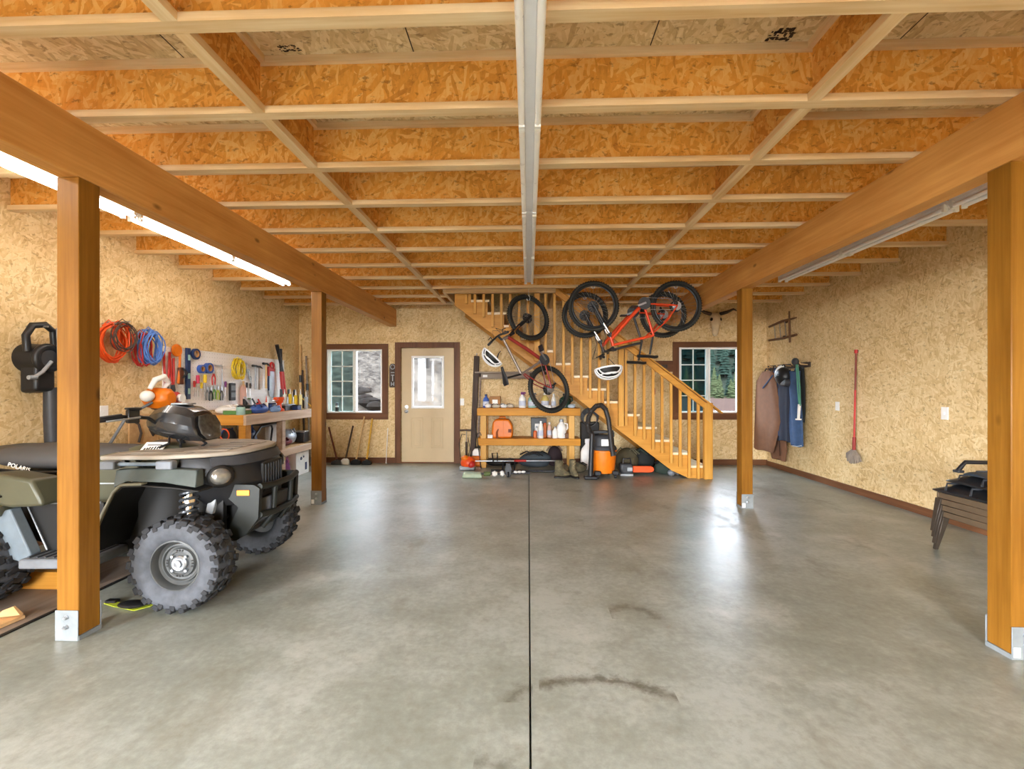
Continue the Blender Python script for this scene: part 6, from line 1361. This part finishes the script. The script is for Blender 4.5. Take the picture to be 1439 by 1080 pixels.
garment('dark_jacket', 'black jacket hanging nearest the camera on the peg rail', 'jacket', ((516, 1118, 1129), (540, 1119, 1131), (575, 1121, 1131), (592, 1122, 1130)), simple('black_cloth', '1d1f1e', .8), .08, 4.27, 6, parts=(('collar', M_DGREY, [(1119, 516, 4.2), (1124, 514, 4.18), (1129, 517, 4.2)], .012),))
# cap
p = PX(1101, 527, 4.10); t = thing('riding_helmet', 'black cap-shaped helmet with a pale back hanging over the jeans', 'helmet', tuple(p)); M = FR(p)
m = MB(); m.ell((0, -.02, .0), (.155, .15, .11), 20, 12, M @ Matrix.Rotation(-.35, 4, 'Z')); m.obj('shell', M_BLACK, t); m = MB(); m.ell((-.085, .0, -.005), (.085, .15, .095), 16, 10, M @ Matrix.Rotation(-.25, 4, 'Z')); m.obj('pale_panel', M_WPLAST, t)
m = MB(); m.prism([(.02, -.12), (.17, -.06), (.2, -.12), (.16, -.18), (.02, -.17)], -.07, .07, M); m.obj('visor', M_DGREY, t, .02, 2); m = MB(); m.torus(M @ Vector((.0, .13, 0)), .04, .01, (1, 0, 0), 16, 6); m.obj('hang_loop', M_BLACK, t)
m = MB(); m.bar(M @ Vector((-.03, -.02, .112)), M @ Vector((.05, .0, .11)), .03, .01); m.obj('badge', M_LGREY, t)
# lanyard
p = PX(1118, 511, 4.06); t = thing('tie_strap', 'green strap with a white clip hanging over the near jeans', 'strap', tuple(p)); m = MB(); m.tube([PX(1119, 512, 4.07), PX(1121, 545, 4.05), PX(1123, 570, 4.05)], .010, 8); m.tube([PX(1121, 512, 4.07), PX(1124, 545, 4.06), PX(1124.5, 570, 4.05)], .010, 8); m.obj('webbing', simple('sea_green_strap', '4f8f78', .7), t)
m = MB(); m.ell(PX(1117.5, 508, 4.1), (.05, .06, .06)); m.obj('knot', M_DGREY, t); m = MB(); a, b = PX(1123.5, 568, 4.05), PX(1122, 588, 4.05); m.tube([a, b], [.022, .018], 10); m.tube([b, b + Vector((0, 0, -.02))], .04, 12); m.obj('white_clip', M_WPLAST, t)
# mop
h0, h1 = PX(1203, 492, 4.265), PX(1200, 632, 4.22); t = thing('dust_mop', 'red handled dust mop with a grey head hanging on the strand board', 'mop', tuple(h1))
m = MB(); m.tube([h0, h0.lerp(h1, .4)], .011, 8); m.obj('upper_handle', simple('brown_red_handle', '7a3428', .5), t); m = MB(); m.tube([h0.lerp(h1, .4), h1], .012, 8); m.obj('lower_handle', M_RED, t); m = MB(); m.tube([h0.lerp(h1, .87), h1], .02, 10); m.obj('ferrule', simple('dark_red_paint2', '8a2420', .5), t); m = MB(); m.tube([h0.lerp(h1, -.005), h0.lerp(h1, .03)], .02, 8); m.obj('end_cap', M_RED, t)
R_ = random.Random(5); m = MB()
for k in range(46):
    a = R_.uniform(-1, 1); b = R_.uniform(-1, 1); e = h1 + Vector((R_.uniform(-.035, .02), a*.11, -.13 - .03*(1 - a*a) + .02*b)); m.tube([h1 + Vector((0, a*.03, .0)), h1.lerp(e, .5) + Vector((-.012, a*.045, .0)), e], [.009, .014, .010], 5)
m.obj('yarn_head', simple('grey_brown_yarn', '8a7d70', .9), t)
m = MB(); m.cyl((4.305, h0.y, h0.z - .01), (4.25, h0.y, h0.z + .005), .006); m.obj('wall_nail', M_STEEL, t)
plate('wall_outlet', 'pale outlet cover low on the strand board near the coats', FR(PX(1177, 570.5, 4.299)), .08, .12)
plate('light_switch', 'pale switch cover on the strand board above the stacked black seats', FR(PX(1328, 580.5, 4.299)), .08, .13, False, True)
# stacked stools
M_STOOL = simple('dark_bronze_metal', '3e352c', .45, .2, .12); M_STOOLB = simple('brown_slat', '5c4c3a', .5, 0, .12)
sx0, sx1, sy1 = 3.50, 4.16, 4.03; sy0 = sy1 - .62
stool0 = None
for i in range(4):
    lb = 'dark stacked seat with tapered legs by the coat wall, %s' % ('bottom of the stack', 'second from the bottom', 'third from the bottom', 'topmost under the black bags')[i]
    if stool0 is None:
        t = thing('stacking_stool', lb, 'stool', ((sx0 + sx1)/2, (sy0 + sy1)/2, 0), group='stacked dark seats'); stool0 = t; H_ = .335
        m = MB(); m.bx(sx0 + .012, sx1 - .012, sy0 + .012, sy1 - .012, H_ - .012, H_); m.obj('seat', M_STOOL, t, .004)
        m = MB(); ringf = [(sx0, sx1, sy0, sy0 + .02), (sx0, sx1, sy1 - .02, sy1), (sx0, sx0 + .02, sy0 + .02, sy1 - .02), (sx1 - .02, sx1, sy0 + .02, sy1 - .02)]
        for a in ringf: m.bx(a[0], a[1], a[2], a[3], H_ - .045, H_ + .004)
        m.obj('apron', M_STOOLB, t, .004)
        for x, dx in ((sx0 + .006, .03), (sx1 - .006, -.03)):
            for y, dy in ((sy0 + .006, .03), (sy1 - .006, -.03)):
                m = MB(); sX = 1 if dx > 0 else -1; sY = 1 if dy > 0 else -1
                m.loft([[(x - sX*o_ + sX*a*w, y - sY*o_ + sY*b_*w, z) for a, b_ in ((0, 0), (1, 0), (1, 1), (0, 1))] for z, w, o_ in ((0, .026, .035), (H_ - .047, .055, .012))]); m.obj('leg', M_STOOL, t, .002)
    else: dup(stool0, lb, loc=stool0.location + Vector((-.004*i, .004*i, .052*i)))
topz = .335 + .156 + .006
M_BAG = simple('glossy_black_bag', '17191c', .3, 0, .25, 10, .3, .6)
def folded(label, x0, x1, y0, y1, z0, z1, sd, mat=M_BAG, nm='folded_bag', group='black folded bags'):
    R_ = random.Random(sd); t = thing(nm, label, 'bag', ((x0 + x1)/2, (y0 + y1)/2, z0), group=group); nu, nv = 12, 8
    def P_(i, j, top): fx, fy = i/nu, j/nv; e = min(fx, 1 - fx, fy*.8, (1 - fy)*.8); h = (z1 - z0)*min(1, .25 + e*6); r = random.Random(sd*1000 + i*31 + j); return (x0 + (x1 - x0)*fx + r.uniform(-.012, .012), y0 + (y1 - y0)*fy + r.uniform(-.012, .012), z0 + (h + r.uniform(-.02, .018) if top else 0))
    m = MB(); top = [[P_(i, j, True) for i in range(nu + 1)] for j in range(nv + 1)]; vs = [p for r in top for p in r]; nb = len(vs); vs += [(p[0], p[1], z0 + .001) for p in vs]
    fs = [(j*(nu+1)+i, j*(nu+1)+i+1, (j+1)*(nu+1)+i+1, (j+1)*(nu+1)+i) for j in range(nv) for i in range(nu)]; fs += [tuple(nb + k for k in reversed(f)) for f in fs]
    per = [i for i in range(nu)] + [j*(nu+1)+nu for j in range(nv)] + [nv*(nu+1)+i for i in range(nu, 0, -1)] + [j*(nu+1) for j in range(nv, 0, -1)]
    fs += [(per[k], per[(k+1) % len(per)], nb + per[(k+1) % len(per)], nb + per[k]) for k in range(len(per))]
    m.add(vs, fs); m.obj('bag_body', mat, t, 0, 1, 50, 0, 1)
    m = MB()
    for k in range(3): yy = y0 + (y1 - y0)*(.2 + .3*k); m.tube([(x0 + .01, yy, z0 + (z1 - z0)*.35), (x0 + .05, yy + .03, z1 - .01), (x0 + .3, yy - .05, z1 + .004)], .008, 6)
    m.obj('crease_fold', M_DGREY, t); return t
folded('glossy black folded bag, lower one on the stacked seats', 3.46, 4.15, 3.36, 4.08, topz, topz + .09, 1)
folded('glossy black folded bag, upper one on the stacked seats', 3.50, 4.12, 3.34, 4.00, topz + .092, topz + .17, 2)
folded('dark blue grey tarp folded flat on top of the black bags', 3.52, 4.05, 3.30, 3.86, topz + .175, topz + .225, 3, simple('dark_blue_tarp', '2c343c', .4, 0, .2, 10), 'folded_tarp', None)
t = thing('carry_frame', 'black tubular handle frame lying on the folded black bags', 'frame', (3.8, 3.9, topz + .17)); z = topz + .175
m = MB(); a, b, c, d = PX(1319, 658, 3.62), PX(1330, 644, 3.64), PX(1368, 645, 3.66), PX(1379, 657, 3.66); a = Vector((3.60, 3.98, z)); b = Vector((3.66, 3.97, z + .085)); c = Vector((3.95, 3.94, z + .085)); d = Vector((4.02, 3.93, z))
m.tube([a, a.lerp(b, .6), b, c, c.lerp(d, .4), d], .017, 10); m.obj('tube_handle', M_BLACK, t); m = MB(); m.bx(3.58, 3.63, 3.94, 4.0, z - .002, z + .02); m.bx(3.99, 4.04, 3.90, 3.96, z - .002, z + .02); m.obj('end_clip', M_DGREY, t, .005)
# ================================================================ outdoors
M_HILL = None
def hillmat():
    N = NT('dry_hillside'); v = N.coord(False)
    n1 = N.noise(v, .55, 6, .65); n2 = N.noise(v, 5, 6, .75); n3 = N.noise(v, 14, 3, .6)
    t = N.math('ADD', N.math('MULTIPLY', n1, .5), N.math('ADD', N.math('MULTIPLY', n2, .4), N.math('MULTIPLY', n3, .15)))
    c = N.ramp(t, [(.38, lin('120f0e')), (.46, lin('26221f')), (.52, lin('36312c')), (.60, lin('46403a')), (.68, lin('3c3024'))])
    N.bsdf(c, .9, 0, 0); return N.m
M_HILL = hillmat()
M_MEADOW = simple('dry_meadow', '2c221e', .9, 0, .15, 1, 0, 0)
M_SNOWTRACK = simple('pale_gravel_track', 'cfc8c0', .9, 0, .1, 3)
m = MB()
def hz(x, y):
    d = max(0, (y - 9.4)); k = max(0, min(1, (2.2 - x) / 2.6)); r = random.Random(int((x+50)*97) * 31 + int(y*53))
    return -.05 + k * min(4.2, .50*d + .30*(-x - 2.2)*min(1, d/2.0)*(1 if x < 0 else .3)) + r.uniform(-.09, .09)*min(1, d) * k
m.grid(lambda i, j: (-34 + i*.75, 8.7 + j*.6, hz(-34 + i*.75, 8.7 + j*.6)), 50, 44)
hill = struct(m.obj('hill_slope', M_HILL), 'rocky dry hillside rising outside the end wall', 'hillside')
m = MB(); m.bx(2.4, 100, 8.6, 95, -.6, -.12); m.bx(-60, 60, -40, YF - .15, -.3, -.05); m.bx(-60, -4.5, YF - .15, 8.6, -.3, -.03); m.bx(4.5, 60, YF - .15, 8.6, -.3, -.05)
struct(m.obj('ground', M_MEADOW), 'pinkish brown meadow around the building', 'ground')
m = MB()
def hz2(x, y):
    return -.5 + max(0, y - 92) * .55 + .5*math.sin(x*.4)*math.sin(y*.3)
m.grid(lambda i, j: (0 + i*4, 90 + j*3.2, hz2(0 + i*4, 90 + j*3.2)), 26, 16)
struct(m.obj('hill_forest', simple('dark_forest_floor', '171a15', .95, 0, .3, .6, 0, 0)), 'dark wooded hillside across the meadow', 'hillside')
# boulders
M_ROCK = simple('hill_rock', '1b1816', .9, 0, .25, 3, 0, 0)
def rock(p, r, sd, label):
    R_ = random.Random(sd); m = MB(); rings = []
    for i in range(7):
        e = -PI/2 + PI*i/6
        rings.append([Vector(p) + Vector((r*1.4*math.cos(e)*math.cos(a), r*math.cos(e)*math.sin(a), r*.7*math.sin(e))) * R_.uniform(.8, 1.15) for a in [2*PI*k/9 for k in range(9)]])
    m.loft(rings); tag(m.obj('boulder', M_ROCK), label, 'boulder', 'boulders on the slope')
rl = 'dark boulder lying on the slope seen through a window'
for i, (u, v, Y, r) in enumerate(((506, 553, 11.2, .22), (512, 560, 11.0, .16), (520, 566, 10.8, .2), (528, 571, 10.6, .17), (534, 556, 11.6, .1), (516, 520, 13, .14), (526, 508, 14, .2), (531, 532, 13, .12))):
    p = PY(u, v, Y); rock((p.x, p.y, p.z), r, i, rl)
M_BARK = wood('tree_bark', lin('2e2a26'), lin('151311'), 2, 1, .9, False)
def bare_tree(x, y, h, sd, label):
    R_ = random.Random(sd); z0 = hz(x, y) - .2
    t = thing('bare_tree', label, 'tree', (x, y, z0), group='bare trees outside the door')
    m = MB(); lean = R_.uniform(-.04, .04)
    m.tube([(x + lean*h*k, y, z0 + h*k) for k in (0, .3, .6, 1)], [.075, .065, .05, .02], 8); m.obj('trunk', M_BARK, t)
    m = MB()
    for k in range(14):
        zz = z0 + h*R_.uniform(.2, .95); a = R_.uniform(0, 2*PI); l = R_.uniform(.25, .6)
        b = Vector((x + lean*(zz - z0), y, zz)); e = b + Vector((math.cos(a)*l, math.sin(a)*l, l*.6)); m.tube([b, b.lerp(e, .5) + Vector((0, 0, .05)), e], [.02, .013, .005], 5)
    m.obj('branch', M_BARK, t)
R_ = random.Random(11)
for i, (u, Y) in enumerate(((583, 13.5), (592, 19), (599, 13), (606, 22), (612, 14.2), (619, 18), (580, 24), (600, 26), (625, 12.6), (502, 20), (524, 24), (535, 20))):
    p = PY(u, 520, Y); bare_tree(p.x, Y, R_.uniform(4.5, 7), i, 'thin bare grey tree on the slope outside the %s' % ('door glass' if i < 9 else 'window with the rocky view'))
M_PINE = simple('dark_pine', '141c17', .9, 0, .3, 2, 0, 0); M_PINEY = simple('yellow_green_larch', '25291a', .9, 0, .25, 2, 0, 0)
def conifer(x, y, h, r, mt, sd, label, z0):
    R_ = random.Random(sd); t = thing('conifer_tree', label, 'tree', (x, y, z0), group='conifers across the meadow')
    m = MB(); m.cyl((x, y, z0), (x, y, z0 + h*.9), .14, .03, 7); m.obj('trunk', M_BARK, t)
    m = MB(); n = 13
    for k in range(n):
        za = z0 + h*(.06 + .88*k/n); zb = za + h*.17; rr = r*(1 - k/n)**.85 + .08; nn = 11; ring = []
        for i in range(nn):
            q_ = rr*R_.uniform(.65, 1.1); a = 2*PI*i/nn; ring.append((x + q_*math.cos(a), y + q_*math.sin(a), za + R_.uniform(-.1, .1)))
        m.add(ring + [(x, y, min(zb, z0 + h))], [(i, (i+1) % nn, nn) for i in range(nn)] + [tuple(range(nn - 1, -1, -1))])
    m.obj('foliage', mt, t)
k_ = 0
for row, (Y, st, mt, h0, h1) in enumerate(((76, 2.1, M_PINEY, 2.2, 4.2), (83, 2.3, M_PINEY, 3.5, 6), (90, 2.8, M_PINE, 5, 8), (99, 3.4, M_PINE, 7, 10), (108, 3.8, M_PINE, 7, 10), (117, 4.0, M_PINE, 7, 11))):
    x = Y*.27 + (row % 2)*st*.5
    while x < Y*.50:
        y = Y + R_.uniform(-2, 2); h = R_.uniform(h0, h1)
        conifer(x + R_.uniform(-.2, .2), y, h, min(h*.26, st*.46), mt, k_, ('tall dark pine on the far wooded hillside' if row > 2 else 'dark pine at the foot of the wooded hillside' if row == 2 else 'yellow green larch at the edge of the meadow'), hz2(x, y) if Y > 94 else -.3); k_ += 1; x += st
# ================================================================ light
w = bpy.data.worlds.new('overcast_sky'); SC.world = w; w.use_nodes = True
nt = w.node_tree; nt.nodes.clear()
o = nt.nodes.new('ShaderNodeOutputWorld'); bg = nt.nodes.new('ShaderNodeBackground'); tc = nt.nodes.new('ShaderNodeTexCoord'); sp = nt.nodes.new('ShaderNodeSeparateXYZ'); rp = nt.nodes.new('ShaderNodeValToRGB')
nt.links.new(tc.outputs['Generated'], sp.inputs[0]); nt.links.new(sp.outputs[2], rp.inputs[0]); nt.links.new(rp.outputs[0], bg.inputs[0]); nt.links.new(bg.outputs[0], o.inputs[0])
rp.color_ramp.elements[0].position = 0; rp.color_ramp.elements[0].color = (.92, .95, 1.0, 1); rp.color_ramp.elements[1].position = .8; rp.color_ramp.elements[1].color = (.78, .88, 1.0, 1)
bg.inputs[1].default_value = SKY_STRENGTH
def portal(nm, loc, rot, sx, sy):
    l = bpy.data.lights.new(nm, 'AREA'); l.shape = 'RECTANGLE'; l.size = sx; l.size_y = sy; l.cycles.is_portal = True
    ob = bpy.data.objects.new(nm, l); COL.objects.link(ob); ob.location = loc; ob.rotation_euler = rot; return ob
portal('garage_door_daylight', (-.1, YF - .1, 1.43), (PI/2, 0, 0), 2.2, 2.85)
portal('added_side_opening_daylight', (-4.42, -2.8, 1.38), (PI/2, 0, -PI/2), 4.0, 2.75)  # portal of the added side opening
portal('window_daylight', (-3.229, YB + .12, 1.517), (-PI/2, 0, 0), 1.04, 1.18)
portal('window_daylight', (3.275, YB + .12, 1.53), (-PI/2, 0, 0), 1.09, 1.18)
portal('door_daylight', (-1.86, YB + .06, 1.5), (-PI/2, 0, 0), .57, .93)
# ================================================================ camera
cam = bpy.data.cameras.new('camera'); co = bpy.data.objects.new('camera', cam); COL.objects.link(co)
cam.sensor_width = 36; cam.sensor_fit = 'HORIZONTAL'; cam.lens = F_PX * 36 / 1439; cam.shift_y = (HORIZON - 540) / 1439; cam.clip_start = .05; cam.clip_end = 300
co.location = (0, 0, EYE); co.rotation_euler = (PI/2, 0, YAW)
SC.camera = co
vs = SC.view_settings; vs.view_transform = 'Standard'; vs.look = 'None'; vs.gamma = 1; vs.use_curve_mapping = False; vs.exposure = EXPOSURE
SC.cycles.use_denoising = True; SC.cycles.max_bounces = 8; SC.cycles.diffuse_bounces = 6; SC.cycles.glossy_bounces = 3; SC.cycles.transparent_max_bounces = 8; SC.cycles.sample_clamp_indirect = 6; SC.cycles.caustics_reflective = False; SC.cycles.caustics_refractive = False
